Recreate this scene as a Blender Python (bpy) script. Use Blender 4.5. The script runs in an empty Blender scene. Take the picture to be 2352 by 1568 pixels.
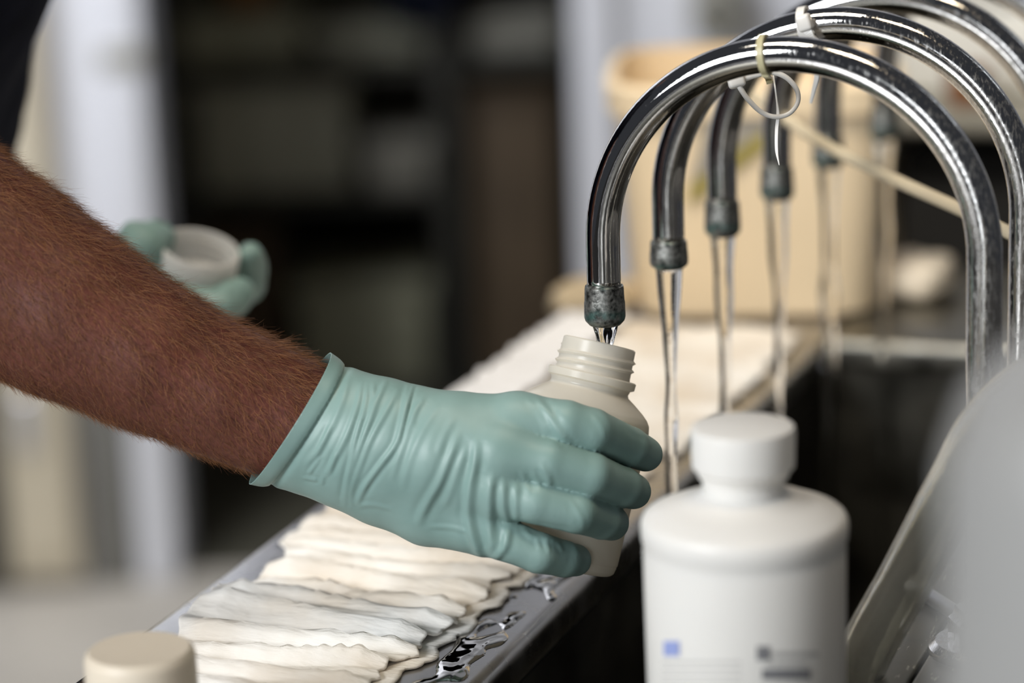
import bpy, bmesh, math, random
import numpy as np
from mathutils import Matrix, Vector, noise

random.seed(7)
rng = np.random.default_rng(7)
S = bpy.context.scene
COL = S.collection

# ------------------------------------------------------------------ camera
F = 6207.0                                   # focal length in pixels of the 2352 px wide frame
_Y = np.array([2372, 1664, -F]); _Y /= np.linalg.norm(_Y)
_b = -(F * F + 2372 * 870) / 1664
_Z = -np.array([870, _b, -F]); _Z /= np.linalg.norm(_Z)
_X = np.cross(_Y, _Z)
R = np.array([_X, _Y, _Z])                   # camera axes -> world axes
D1 = F / 4900.0                              # distance of the nearest faucet
OUT = np.array([0, 0, 1.07])                 # its outlet
CAM = OUT - R @ np.array([(1390 - 1176) / F * D1, (784 - 748) / F * D1, -D1])


def at(x, y, depth):
    """world point seen at photo pixel x, y at a distance along the view axis"""
    return CAM + R @ np.array([(x - 1176) / F * depth, (784 - y) / F * depth, -depth])


def on(x, y, axis, v):
    """world point at photo pixel x, y on an axis-aligned plane"""
    r = R @ np.array([(x - 1176) / F, (784 - y) / F, -1.0])
    return CAM + r * (v - CAM[axis]) / r[axis]


def proj(P):
    c = (np.asarray(P) - CAM) @ R
    return 1176 + F * c[:, 0] / -c[:, 2], 784 - F * c[:, 1] / -c[:, 2], -c[:, 2]


cam_data = bpy.data.cameras.new('camera')
cam_data.sensor_width = 36
cam_data.lens = F * 36 / 2352
cam_data.clip_start = 0.02
cam_data.dof.use_dof = True
cam_data.dof.focus_distance = 1.255
cam_data.dof.aperture_fstop = 3.1
cam = bpy.data.objects.new('camera', cam_data)
COL.objects.link(cam)
_m = np.eye(4); _m[:3, :3] = R; _m[:3, 3] = CAM
cam.matrix_world = Matrix(_m.tolist())
S.camera = cam

# ------------------------------------------------------------------ light
S.view_settings.view_transform = 'Standard'
S.view_settings.look = 'None'
S.view_settings.gamma = 1
S.view_settings.use_curve_mapping = False
S.view_settings.exposure = 0.0

w = bpy.data.worlds.new('world'); S.world = w; w.use_nodes = True
w.node_tree.nodes['Background'].inputs[0].default_value = (0.80, 0.86, 1.0, 1)
w.node_tree.nodes['Background'].inputs[1].default_value = 0.055

HEAD = R @ np.array([0, 0, -1.0]); HEAD[2] = 0; HEAD /= np.linalg.norm(HEAD)   # level view direction
RIGHT = np.array([HEAD[1], -HEAD[0], 0])


def area(name, loc, target, sx, sy, power, col):
    l = bpy.data.lights.new(name, 'AREA'); l.shape = 'RECTANGLE'
    l.size, l.size_y, l.energy, l.color = sx, sy, power, col
    o = bpy.data.objects.new(name, l); COL.objects.link(o)
    o.location = Vector(loc)
    o.rotation_euler = (Vector(target) - Vector(loc)).to_track_quat('-Z', 'Y').to_euler()
    return o


def rel(fwd, right, z):
    p = CAM + HEAD * fwd + RIGHT * right
    return (p[0], p[1], z)


TGT = (0, 0, 1.05)
area('window_light', rel(-0.75, -2.15, 2.40), TGT, 1.2, 1.1, 102, (0.94, 0.97, 1.0))
area('window_behind', rel(-2.5, -0.75, 1.2), TGT, 0.55, 2.0, 18, (0.92, 0.96, 1.0))
area('ceiling_lamp', rel(0.75, 0.25, 2.75), (-0.05, 0.6, 1.0), 0.45, 0.3, 7, (1.0, 0.83, 0.60))
area('tub_fill', rel(1.15, -0.3, 2.5), (-0.1, 0.68, 1.0), 0.5, 0.35, 3.0, (1.0, 0.92, 0.80)).data.spread = math.radians(60)  # unseen area light added to brighten the tub
area('left_wall_fill', rel(3.1, -1.1, 2.75), rel(4.0, -0.75, 1.2), 0.9, 0.5, 21, (0.93, 0.95, 1.0)).data.spread = math.radians(110)  # added area light that brightens the upper left wall
area('right_wall_fill', rel(2.4, 2.0, 2.4), rel(3.9, 0.5, 1.3), 0.9, 0.7, 3, (0.88, 0.94, 1.0))  # unseen area light aimed at the right wall


# ------------------------------------------------------------------ materials
def mat(name):
    m = bpy.data.materials.new(name); m.use_nodes = True
    return m, m.node_tree.nodes, m.node_tree.links, m.node_tree.nodes['Principled BSDF']


def add_bump(m, scale, strength, dist=0.001, detail=4, stretch=None):
    n, l = m.node_tree.nodes, m.node_tree.links
    tc = n.new('ShaderNodeTexCoord'); nz = n.new('ShaderNodeTexNoise'); bp = n.new('ShaderNodeBump')
    nz.inputs['Scale'].default_value = scale; nz.inputs['Detail'].default_value = detail
    src = tc.outputs['Object']
    if stretch:
        mp = n.new('ShaderNodeMapping'); mp.inputs['Scale'].default_value = stretch
        l.new(src, mp.inputs[0]); src = mp.outputs[0]
    l.new(src, nz.inputs['Vector'])
    bp.inputs['Strength'].default_value = strength; bp.inputs['Distance'].default_value = dist
    l.new(nz.outputs[0], bp.inputs['Height']); l.new(bp.outputs[0], n['Principled BSDF'].inputs['Normal'])
    return nz


def plain(name, col, rough=0.5, metal=0.0, var=0.0, scale=20, bump=0.0, **kw):
    """procedural material: base colour with a noise variation and fine relief"""
    m, n, l, b = mat(name)
    b.inputs['Base Color'].default_value = (*col, 1)
    b.inputs['Roughness'].default_value = rough
    b.inputs['Metallic'].default_value = metal
    for k, v in kw.items():
        b.inputs[k.replace('_', ' ')].default_value = v
    if var:
        tc = n.new('ShaderNodeTexCoord'); nz = n.new('ShaderNodeTexNoise'); rp = n.new('ShaderNodeValToRGB')
        nz.inputs['Scale'].default_value = scale; nz.inputs['Detail'].default_value = 5
        l.new(tc.outputs['Object'], nz.inputs['Vector'])
        rp.color_ramp.elements[0].position = 0.3; rp.color_ramp.elements[1].position = 0.7
        rp.color_ramp.elements[0].color = (*[c * (1 - var) for c in col], 1)
        rp.color_ramp.elements[1].color = (*[min(1, c * (1 + var)) for c in col], 1)
        l.new(nz.outputs[0], rp.inputs[0]); l.new(rp.outputs[0], b.inputs['Base Color'])
    if bump:
        add_bump(m, scale * 3, bump)
    return m


M = {}
M['white_wall'] = plain('painted_wall', (0.74, 0.75, 0.80), 0.6, var=0.03, scale=4)
M['cream'] = plain('cream_paint', (0.62, 0.55, 0.42), 0.5, var=0.05, scale=6)
M['floor'] = plain('floor_paint', (0.50, 0.46, 0.40), 0.5, var=0.12, scale=5)
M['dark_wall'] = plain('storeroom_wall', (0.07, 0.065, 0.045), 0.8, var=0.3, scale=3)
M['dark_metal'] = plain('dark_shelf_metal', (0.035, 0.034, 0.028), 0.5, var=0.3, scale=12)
M['olive_box'] = plain('grey_green_plastic', (0.36, 0.36, 0.26), 0.6, var=0.15, scale=8)
M['grey_box'] = plain('grey_sheet_metal', (0.40, 0.40, 0.32), 0.6, var=0.12, scale=6)
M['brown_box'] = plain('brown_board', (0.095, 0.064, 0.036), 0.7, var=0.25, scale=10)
M['orange'] = plain('orange_plastic', (0.30, 0.13, 0.03), 0.5, var=0.1, scale=10)
M['navy'] = plain('navy_cotton', (0.006, 0.008, 0.018), 0.9, var=0.25, scale=60, bump=0.2, Specular_IOR_Level=0.15)
M['trousers'] = plain('charcoal_cotton', (0.015, 0.016, 0.02), 0.9, var=0.2, scale=60)
M['pale_box'] = plain('pale_grey_plastic', (0.80, 0.79, 0.74), 0.5, var=0.06, scale=8)
M['white_plastic'] = plain('white_plastic', (0.80, 0.78, 0.74), 0.42, var=0.02, scale=20)
M['white_plastic'].node_tree.nodes['Principled BSDF'].inputs['Subsurface Weight'].default_value = 0.15
M['white_plastic'].node_tree.nodes['Principled BSDF'].inputs['Subsurface Radius'].default_value = (0.01, 0.009, 0.008)
M['milky'] = plain('milky_plastic', (0.30, 0.295, 0.285), 0.4, var=0.02, scale=20)
M['cream_plastic'] = plain('cream_plastic', (0.74, 0.65, 0.52), 0.45, var=0.03, scale=20)
M['tub'] = plain('beige_tub_plastic', (0.86, 0.70, 0.48), 0.5, var=0.04, scale=9)
M['shade_grey'] = plain('shaded_wall_grey', (0.16, 0.155, 0.14), 0.6, var=0.08, scale=6)  # flat grey for the shaded band of wall
M['lit_paper'] = plain('lit_paper', (0.84, 0.85, 0.88), 0.9, var=0.02, scale=30, bump=0.2)
M['olive_patch'] = plain('olive_patch', (0.34, 0.28, 0.07), 0.6, var=0.1, scale=30)
M['grey_patch'] = plain('grey_patch', (0.36, 0.33, 0.28), 0.6, var=0.06, scale=30)
M['strap'] = plain('cream_strap', (0.50, 0.42, 0.29), 0.5, var=0.06, scale=40)
M['tie_white'] = plain('white_nylon', (0.82, 0.80, 0.76), 0.35, var=0.03, scale=80, Transmission_Weight=0.1)
M['tie_yellow'] = plain('aged_yellow_nylon', (0.55, 0.50, 0.30), 0.4, var=0.15, scale=120, Transmission_Weight=0.1)
M['blue_print'] = plain('blue_print', (0.30, 0.36, 0.66), 0.5, var=0.05, scale=50)
M['grey_ink'] = plain('grey_ink', (0.20, 0.20, 0.21), 0.5, var=0.1, scale=50)
M['faint_ink'] = plain('faint_ink', (0.52, 0.51, 0.49), 0.5, var=0.1, scale=50)
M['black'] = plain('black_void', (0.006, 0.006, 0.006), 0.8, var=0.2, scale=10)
M['sponge'] = plain('tan_sponge', (0.50, 0.41, 0.28), 0.9, var=0.2, scale=90, bump=0.6)
M['brass'] = plain('brown_fitting', (0.20, 0.09, 0.04), 0.5, var=0.2, scale=30)
M['steel'] = plain('brushed_plate', (0.55, 0.55, 0.57), 0.3, 1.0, var=0.08, scale=40)
M['paint_dull'] = plain('grey_paint', (0.30, 0.29, 0.25), 0.6, var=0.08, scale=8)


def chrome():
    m, n, l, b = mat('worn_chrome')
    b.inputs['Metallic'].default_value = 1
    tc = n.new('ShaderNodeTexCoord')
    # water-scale speckles and streaks, heavier on the back leg of the tube
    mp = n.new('ShaderNodeMapping'); mp.inputs['Scale'].default_value = (1, 1, 0.16)
    l.new(tc.outputs['Object'], mp.inputs[0])
    n1 = n.new('ShaderNodeTexNoise'); n1.inputs['Scale'].default_value = 900; n1.inputs['Detail'].default_value = 6
    n2 = n.new('ShaderNodeTexNoise'); n2.inputs['Scale'].default_value = 280; n2.inputs['Detail'].default_value = 8
    l.new(mp.outputs[0], n1.inputs['Vector']); l.new(tc.outputs['Object'], n2.inputs['Vector'])
    sx = n.new('ShaderNodeSeparateXYZ'); l.new(tc.outputs['Object'], sx.inputs[0])
    mr = n.new('ShaderNodeMapRange')
    mr.inputs['From Min'].default_value = 0.03; mr.inputs['From Max'].default_value = 0.18
    mr.inputs['To Min'].default_value = -0.10; mr.inputs['To Max'].default_value = 0.12
    l.new(sx.outputs[0], mr.inputs['Value'])
    mul = n.new('ShaderNodeMath'); mul.operation = 'MULTIPLY_ADD'
    l.new(n1.outputs[0], mul.inputs[0]); mul.inputs[1].default_value = 0.5
    sc_ = n.new('ShaderNodeMath'); sc_.operation = 'MULTIPLY'; sc_.inputs[1].default_value = 0.3
    l.new(n2.outputs[0], sc_.inputs[0]); l.new(sc_.outputs[0], mul.inputs[2])
    ad = n.new('ShaderNodeMath'); ad.operation = 'ADD'
    l.new(mul.outputs[0], ad.inputs[0]); l.new(mr.outputs[0], ad.inputs[1])
    r = n.new('ShaderNodeValToRGB')
    r.color_ramp.elements[0].position = 0.40; r.color_ramp.elements[1].position = 0.70
    r.color_ramp.elements[0].color = (0.035, 0.035, 0.035, 1); r.color_ramp.elements[1].color = (0.5, 0.5, 0.5, 1)
    l.new(ad.outputs[0], r.inputs[0]); l.new(r.outputs[0], b.inputs['Roughness'])
    c = n.new('ShaderNodeValToRGB')
    c.color_ramp.elements[0].position = 0.40; c.color_ramp.elements[1].position = 0.72
    c.color_ramp.elements[0].color = (0.60, 0.59, 0.58, 1); c.color_ramp.elements[1].color = (0.36, 0.35, 0.33, 1)
    l.new(ad.outputs[0], c.inputs[0]); l.new(c.outputs[0], b.inputs['Base Color'])
    mt = n.new('ShaderNodeMapRange')
    mt.inputs['From Min'].default_value = 0.50; mt.inputs['From Max'].default_value = 0.75
    mt.inputs['To Min'].default_value = 1.0; mt.inputs['To Max'].default_value = 0.55
    l.new(ad.outputs[0], mt.inputs['Value']); l.new(mt.outputs[0], b.inputs['Metallic'])
    bp = n.new('ShaderNodeBump'); bp.inputs['Strength'].default_value = 0.08; bp.inputs['Distance'].default_value = 0.0004
    l.new(n1.outputs[0], bp.inputs['Height']); l.new(bp.outputs[0], b.inputs['Normal'])
    return m


def collar_mat():
    m, n, l, b = mat('tarnished_collar')
    b.inputs['Metallic'].default_value = 0.75
    tc = n.new('ShaderNodeTexCoord')
    n1 = n.new('ShaderNodeTexNoise'); n1.inputs['Scale'].default_value = 380; n1.inputs['Detail'].default_value = 7
    n2 = n.new('ShaderNodeTexNoise'); n2.inputs['Scale'].default_value = 130; n2.inputs['Detail'].default_value = 5
    l.new(tc.outputs['Object'], n1.inputs['Vector']); l.new(tc.outputs['Object'], n2.inputs['Vector'])
    r1 = n.new('ShaderNodeValToRGB')
    e = r1.color_ramp.elements
    e[0].position = 0.36; e[0].color = (0.02, 0.02, 0.018, 1); e[1].position = 0.68; e[1].color = (0.30, 0.30, 0.28, 1)
    l.new(n1.outputs[0], r1.inputs[0])
    # verdigris in a band low on the collar and at its upper rim
    sz = n.new('ShaderNodeSeparateXYZ'); l.new(tc.outputs['Object'], sz.inputs[0])
    r2 = n.new('ShaderNodeValToRGB')
    e = r2.color_ramp.elements
    e[0].position = 0.0; e[0].color = (0.12, 0.12, 0.12, 1); e[1].position = 1.0; e[1].color = (0.55, 0.55, 0.55, 1)
    for p, v in ((0.12, 0.25), (0.22, 0.95), (0.36, 0.75), (0.48, 0.05), (0.90, 0.0)):
        x = e.new(p); x.color = (v, v, v, 1)
    mr = n.new('ShaderNodeMapRange'); mr.inputs['From Min'].default_value = 1.070; mr.inputs['From Max'].default_value = 1.0905
    l.new(sz.outputs[2], mr.inputs['Value']); l.new(mr.outputs[0], r2.inputs[0])
    mu = n.new('ShaderNodeMath'); mu.operation = 'MULTIPLY'
    r3 = n.new('ShaderNodeValToRGB'); r3.color_ramp.elements[0].position = 0.42; r3.color_ramp.elements[1].position = 0.62
    l.new(n2.outputs[0], r3.inputs[0])
    l.new(r2.outputs[0], mu.inputs[0]); l.new(r3.outputs[0], mu.inputs[1])
    mx = n.new('ShaderNodeMix'); mx.data_type = 'RGBA'
    l.new(mu.outputs[0], mx.inputs[0]); l.new(r1.outputs[0], mx.inputs[6]); mx.inputs[7].default_value = (0.13, 0.24, 0.22, 1)
    l.new(mx.outputs[2], b.inputs['Base Color'])
    b.inputs['Roughness'].default_value = 0.38
    bp = n.new('ShaderNodeBump'); bp.inputs['Strength'].default_value = 0.5; bp.inputs['Distance'].default_value = 0.0006
    l.new(n1.outputs[0], bp.inputs['Height']); l.new(bp.outputs[0], b.inputs['Normal'])
    return m


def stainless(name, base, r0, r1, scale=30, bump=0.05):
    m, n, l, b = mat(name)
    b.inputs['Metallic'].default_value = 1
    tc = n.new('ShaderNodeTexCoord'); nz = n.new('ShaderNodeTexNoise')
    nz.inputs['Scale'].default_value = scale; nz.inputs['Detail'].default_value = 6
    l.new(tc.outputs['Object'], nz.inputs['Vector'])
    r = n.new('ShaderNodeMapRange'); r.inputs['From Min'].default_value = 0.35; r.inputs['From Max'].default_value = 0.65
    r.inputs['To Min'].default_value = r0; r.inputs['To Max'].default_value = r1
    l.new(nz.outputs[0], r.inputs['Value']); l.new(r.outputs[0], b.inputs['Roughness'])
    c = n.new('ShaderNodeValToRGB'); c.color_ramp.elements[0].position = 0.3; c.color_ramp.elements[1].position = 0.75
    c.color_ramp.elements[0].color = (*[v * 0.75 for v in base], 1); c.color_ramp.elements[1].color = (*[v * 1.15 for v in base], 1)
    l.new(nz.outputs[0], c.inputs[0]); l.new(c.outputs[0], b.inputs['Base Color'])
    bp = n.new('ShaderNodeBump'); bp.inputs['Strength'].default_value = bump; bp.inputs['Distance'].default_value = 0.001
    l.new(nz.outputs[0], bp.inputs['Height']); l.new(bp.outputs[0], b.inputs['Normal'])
    return m


def deck_mat():
    """worn steel deck with pale scratch marks"""
    m = stainless('scratched_steel', (0.23, 0.22, 0.19), 0.3, 0.5, 40)
    n, l, b = m.node_tree.nodes, m.node_tree.links, m.node_tree.nodes['Principled BSDF']
    tc = n.new('ShaderNodeTexCoord'); mp = n.new('ShaderNodeMapping'); nz = n.new('ShaderNodeTexNoise')
    mp.inputs['Scale'].default_value = (1, 0.25, 1); mp.inputs['Rotation'].default_value = (0, 0, 1.1)
    nz.inputs['Scale'].default_value = 420; nz.inputs['Detail'].default_value = 3
    l.new(tc.outputs['Object'], mp.inputs[0]); l.new(mp.outputs[0], nz.inputs['Vector'])
    rp = n.new('ShaderNodeValToRGB'); rp.color_ramp.elements[0].position = 0.62; rp.color_ramp.elements[1].position = 0.72
    l.new(nz.outputs[0], rp.inputs[0])
    mx = n.new('ShaderNodeMix'); mx.data_type = 'RGBA'
    old = b.inputs['Base Color'].links[0].from_socket
    l.new(rp.outputs[0], mx.inputs[0]); l.new(old, mx.inputs[6]); mx.inputs[7].default_value = (0.5, 0.46, 0.38, 1)
    l.new(mx.outputs[2], b.inputs['Base Color'])
    return m


def glove_mat():
    m, n, l, b = mat('green_nitrile')
    tc = n.new('ShaderNodeTexCoord'); nz = n.new('ShaderNodeTexNoise'); rp = n.new('ShaderNodeValToRGB')
    nz.inputs['Scale'].default_value = 45; nz.inputs['Detail'].default_value = 4
    l.new(tc.outputs['Object'], nz.inputs['Vector'])
    rp.color_ramp.elements[0].position = 0.3; rp.color_ramp.elements[1].position = 0.7
    rp.color_ramp.elements[0].color = (0.205, 0.322, 0.296, 1); rp.color_ramp.elements[1].color = (0.242, 0.366, 0.340, 1)
    l.new(nz.outputs[0], rp.inputs[0]); l.new(rp.outputs[0], b.inputs['Base Color'])
    b.inputs['Roughness'].default_value = 0.46
    b.inputs['Subsurface Weight'].default_value = 0.12
    b.inputs['Subsurface Radius'].default_value = (0.003, 0.004, 0.004)
    n2 = n.new('ShaderNodeTexNoise'); n2.inputs['Scale'].default_value = 2600; n2.inputs['Detail'].default_value = 2
    l.new(tc.outputs['Object'], n2.inputs['Vector'])
    bp = n.new('ShaderNodeBump'); bp.inputs['Strength'].default_value = 0.12; bp.inputs['Distance'].default_value = 0.0002
    l.new(n2.outputs[0], bp.inputs['Height']); l.new(bp.outputs[0], b.inputs['Normal'])
    return m


def skin_mat():
    m, n, l, b = mat('tanned_skin')
    tc = n.new('ShaderNodeTexCoord')
    n1 = n.new('ShaderNodeTexNoise'); n1.inputs['Scale'].default_value = 26; n1.inputs['Detail'].default_value = 5
    n2 = n.new('ShaderNodeTexNoise'); n2.inputs['Scale'].default_value = 420; n2.inputs['Detail'].default_value = 5
    l.new(tc.outputs['Object'], n1.inputs['Vector']); l.new(tc.outputs['Object'], n2.inputs['Vector'])
    r1 = n.new('ShaderNodeValToRGB')
    r1.color_ramp.elements[0].position = 0.32; r1.color_ramp.elements[1].position = 0.68
    r1.color_ramp.elements[0].color = (0.095, 0.022, 0.011, 1); r1.color_ramp.elements[1].color = (0.178, 0.054, 0.036, 1)
    l.new(n1.outputs[0], r1.inputs[0])
    r2 = n.new('ShaderNodeValToRGB')
    r2.color_ramp.elements[0].position = 0.35; r2.color_ramp.elements[1].position = 0.6
    r2.color_ramp.elements[0].color = (0.72, 0.66, 0.62, 1); r2.color_ramp.elements[1].color = (1, 1, 1, 1)
    l.new(n2.outputs[0], r2.inputs[0])
    mx = n.new('ShaderNodeMix'); mx.data_type = 'RGBA'; mx.blend_type = 'MULTIPLY'; mx.inputs[0].default_value = 1
    l.new(r1.outputs[0], mx.inputs[6]); l.new(r2.outputs[0], mx.inputs[7]); l.new(mx.outputs[2], b.inputs['Base Color'])
    b.inputs['Roughness'].default_value = 0.55
    b.inputs['Subsurface Weight'].default_value = 0.1
    b.inputs['Subsurface Radius'].default_value = (0.006, 0.002, 0.001)
    bp = n.new('ShaderNodeBump'); bp.inputs['Strength'].default_value = 0.35; bp.inputs['Distance'].default_value = 0.0006
    l.new(n2.outputs[0], bp.inputs['Height']); l.new(bp.outputs[0], b.inputs['Normal'])
    return m


def translucent_mat(name, col, trans=0.5, rough=0.35):
    m, n, l, b = mat(name)
    tc = n.new('ShaderNodeTexCoord'); nz = n.new('ShaderNodeTexNoise'); rp = n.new('ShaderNodeValToRGB')
    nz.inputs['Scale'].default_value = 60; l.new(tc.outputs['Object'], nz.inputs['Vector'])
    rp.color_ramp.elements[0].color = (*[c * 0.96 for c in col], 1); rp.color_ramp.elements[1].color = (*col, 1)
    l.new(nz.outputs[0], rp.inputs[0]); l.new(rp.outputs[0], b.inputs['Base Color'])
    b.inputs['Roughness'].default_value = rough
    t = n.new('ShaderNodeBsdfTranslucent'); t.inputs[0].default_value = (*col, 1)
    mx = n.new('ShaderNodeMixShader'); mx.inputs[0].default_value = trans
    l.new(b.outputs[0], mx.inputs[1]); l.new(t.outputs[0], mx.inputs[2])
    l.new(mx.outputs[0], n['Material Output'].inputs[0])
    return m


def towel_mat():
    m, n, l, b = mat('paper_towel')
    tc = n.new('ShaderNodeTexCoord'); n1 = n.new('ShaderNodeTexNoise'); rp = n.new('ShaderNodeValToRGB')
    n1.inputs['Scale'].default_value = 18; n1.inputs['Detail'].default_value = 5
    l.new(tc.outputs['Object'], n1.inputs['Vector'])
    rp.color_ramp.elements[0].position = 0.32; rp.color_ramp.elements[1].position = 0.66
    rp.color_ramp.elements[0].color = (0.70, 0.62, 0.52, 1); rp.color_ramp.elements[1].color = (0.88, 0.86, 0.82, 1)
    l.new(n1.outputs[0], rp.inputs[0]); l.new(rp.outputs[0], b.inputs['Base Color'])
    b.inputs['Roughness'].default_value = 0.9
    mp = n.new('ShaderNodeMapping'); mp.inputs['Scale'].default_value = (0.3, 1.5, 1)
    n2 = n.new('ShaderNodeTexNoise'); n2.inputs['Scale'].default_value = 380; n2.inputs['Detail'].default_value = 4
    l.new(tc.outputs['Object'], mp.inputs[0]); l.new(mp.outputs[0], n2.inputs['Vector'])
    bp = n.new('ShaderNodeBump'); bp.inputs['Strength'].default_value = 0.6; bp.inputs['Distance'].default_value = 0.0012
    l.new(n2.outputs[0], bp.inputs['Height']); l.new(bp.outputs[0], b.inputs['Normal'])
    return m


def hair_mat():
    m, n, l, b = mat('ginger_hair')
    g = n.new('ShaderNodeNewGeometry'); rp = n.new('ShaderNodeValToRGB')
    rp.color_ramp.elements[0].color = (0.085, 0.027, 0.009, 1); rp.color_ramp.elements[1].color = (0.38, 0.165, 0.06, 1)
    l.new(g.outputs['Random Per Island'], rp.inputs[0]); l.new(rp.outputs[0], b.inputs['Base Color'])
    b.inputs['Roughness'].default_value = 0.4
    return m


M['chrome'] = chrome()
M['collar'] = collar_mat()
M['ledge'] = stainless('ledge_steel', (0.48, 0.47, 0.46), 0.20, 0.34, 35)
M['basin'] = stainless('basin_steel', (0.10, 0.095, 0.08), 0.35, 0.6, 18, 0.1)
M['deck'] = deck_mat()
M['glove'] = glove_mat()
M['skin'] = skin_mat()
M['hair'] = hair_mat()
M['bottle'] = translucent_mat('translucent_bottle', (0.90, 0.87, 0.80), 0.55, 0.28)
M['lid'] = translucent_mat('translucent_lid', (0.90, 0.89, 0.87), 0.5, 0.35)
M['towel'] = towel_mat()
M['water'] = plain('water', (1, 1, 1), 0.0, Transmission_Weight=1.0, IOR=1.333)
add_bump(M['water'], 160, 0.25, 0.001, 3)
M['wet'] = stainless('wet_film', (0.46, 0.45, 0.43), 0.02, 0.05, 60, 0.04)
M['vinyl'] = plain('clear_vinyl', (0.84, 0.83, 0.76), 0.10, Transmission_Weight=0.82, IOR=1.35)
add_bump(M['vinyl'], 60, 0.2, 0.002, 3)


# ------------------------------------------------------------------ builders
def link(name, me, parent=None, material=None, smooth=True):
    o = bpy.data.objects.new(name, me); COL.objects.link(o)
    if material: me.materials.append(M[material] if isinstance(material, str) else material)
    if smooth: me.polygons.foreach_set('use_smooth', [True] * len(me.polygons))
    if parent:
        o.parent = parent
        o.matrix_parent_inverse = Matrix.LocRotScale(parent.location, parent.rotation_euler, parent.scale).inverted()
    me.update()
    return o


def mesh(name, V, Fc, parent=None, material=None, smooth=True):
    me = bpy.data.meshes.new(name)
    me.from_pydata([tuple(map(float, v)) for v in V], [], [tuple(map(int, f)) for f in Fc])
    return link(name, me, parent, material, smooth)


def tag(o, label=None, cat=None, group=None, kind=None):
    for k, v in (('label', label), ('category', cat), ('group', group), ('kind', kind)):
        if v: o[k] = v
    return o


def thing(name, loc, label, cat, group=None):
    o = bpy.data.objects.new(name, None); COL.objects.link(o)
    o.location = Vector([float(v) for v in loc]); o.empty_display_size = 0.02
    return tag(o, label, cat, group)


def frame_along(t):
    t = t / np.linalg.norm(t)
    a = np.array([0, 1.0, 0]) if abs(t[1]) < 0.9 else np.array([1.0, 0, 0])
    u = np.cross(a, t); u /= np.linalg.norm(u)
    return u, np.cross(t, u)


def tube_geo(P, rad, nseg=24, caps=True, squash=None):
    P = np.asarray(P, float); n = len(P)
    rad = np.full(n, rad) if np.isscalar(rad) else np.asarray(rad)
    T = np.gradient(P, axis=0)
    u, v = frame_along(T[0]); V = []
    for i in range(n):
        t = T[i] / np.linalg.norm(T[i])
        u = u - t * (u @ t); u /= np.linalg.norm(u); v = np.cross(t, u)
        for k in range(nseg):
            a = 2 * math.pi * k / nseg
            s = (squash or (1, 1))
            V.append(P[i] + rad[i] * (math.cos(a) * u * s[0] + math.sin(a) * v * s[1]))
    Fc = [(i * nseg + k, i * nseg + (k + 1) % nseg, (i + 1) * nseg + (k + 1) % nseg, (i + 1) * nseg + k)
          for i in range(n - 1) for k in range(nseg)]
    if caps:
        Fc += [tuple(range(nseg - 1, -1, -1)), tuple(range((n - 1) * nseg, n * nseg))]
    return V, Fc


def tube(name, P, rad, parent=None, material=None, nseg=24, caps=True, squash=None):
    V, Fc = tube_geo(P, rad, nseg, caps, squash)
    return mesh(name, V, Fc, parent, material)


def lathe_geo(prof, base, axis, nseg=48, rfun=None, superq=None):
    """prof: (s, r) pairs along axis from base"""
    axis = np.asarray(axis, float); axis /= np.linalg.norm(axis)
    u, v = frame_along(axis); V = []
    for s, r in prof:
        for k in range(nseg):
            a = 2 * math.pi * k / nseg
            rr = r + (rfun(s, a) if rfun else 0)
            if superq:
                c, d = abs(math.cos(a)), abs(math.sin(a))
                rr *= (c ** superq + d ** superq) ** (-1 / superq)
            V.append(np.asarray(base) + axis * s + rr * (math.cos(a) * u + math.sin(a) * v))
    n = len(prof)
    Fc = [(i * nseg + k, i * nseg + (k + 1) % nseg, (i + 1) * nseg + (k + 1) % nseg, (i + 1) * nseg + k)
          for i in range(n - 1) for k in range(nseg)]
    return V, Fc


def lathe(name, prof, base, axis=(0, 0, 1), parent=None, material=None, nseg=48, rfun=None, superq=None, auto=True):
    V, Fc = lathe_geo(prof, base, axis, nseg, rfun, superq)
    for end in (0, len(prof) - 1):
        if prof[end][1] > 1e-6 and (end == 0 or prof[0] != prof[-1]):
            pass
    o = mesh(name, V, Fc, parent, material)
    bm = bmesh.new(); bm.from_mesh(o.data)
    bmesh.ops.remove_doubles(bm, verts=bm.verts, dist=1e-6)
    bmesh.ops.recalc_face_normals(bm, faces=bm.faces)
    bm.to_mesh(o.data); bm.free()
    if auto: sharp(o)
    return o


def sharp(o, ang=38):
    o.data.polygons.foreach_set('use_smooth', [True] * len(o.data.polygons))
    try:
        o.data.set_sharp_from_angle(angle=math.radians(ang))
    except Exception:
        pass


def box(name, lo, hi, parent=None, material=None, bevel=0.0, mtx=None, seg=2):
    bm = bmesh.new()
    lo, hi = np.asarray(lo, float), np.asarray(hi, float)
    bmesh.ops.create_cube(bm, size=1.0)
    for v in bm.verts:
        v.co = Vector([(lo[i] + hi[i]) / 2 + v.co[i] * (hi[i] - lo[i]) for i in range(3)])
    if bevel:
        bmesh.ops.bevel(bm, geom=bm.edges[:], offset=bevel, segments=seg, profile=0.5, affect='EDGES')
    if mtx is not None:
        bmesh.ops.transform(bm, matrix=mtx, verts=bm.verts)
    me = bpy.data.meshes.new(name); bm.to_mesh(me); bm.free()
    o = link(name, me, parent, material, smooth=bool(bevel))
    if bevel: sharp(o, 50)
    return o


def struct(o):
    o['kind'] = 'structure'; return o


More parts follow.
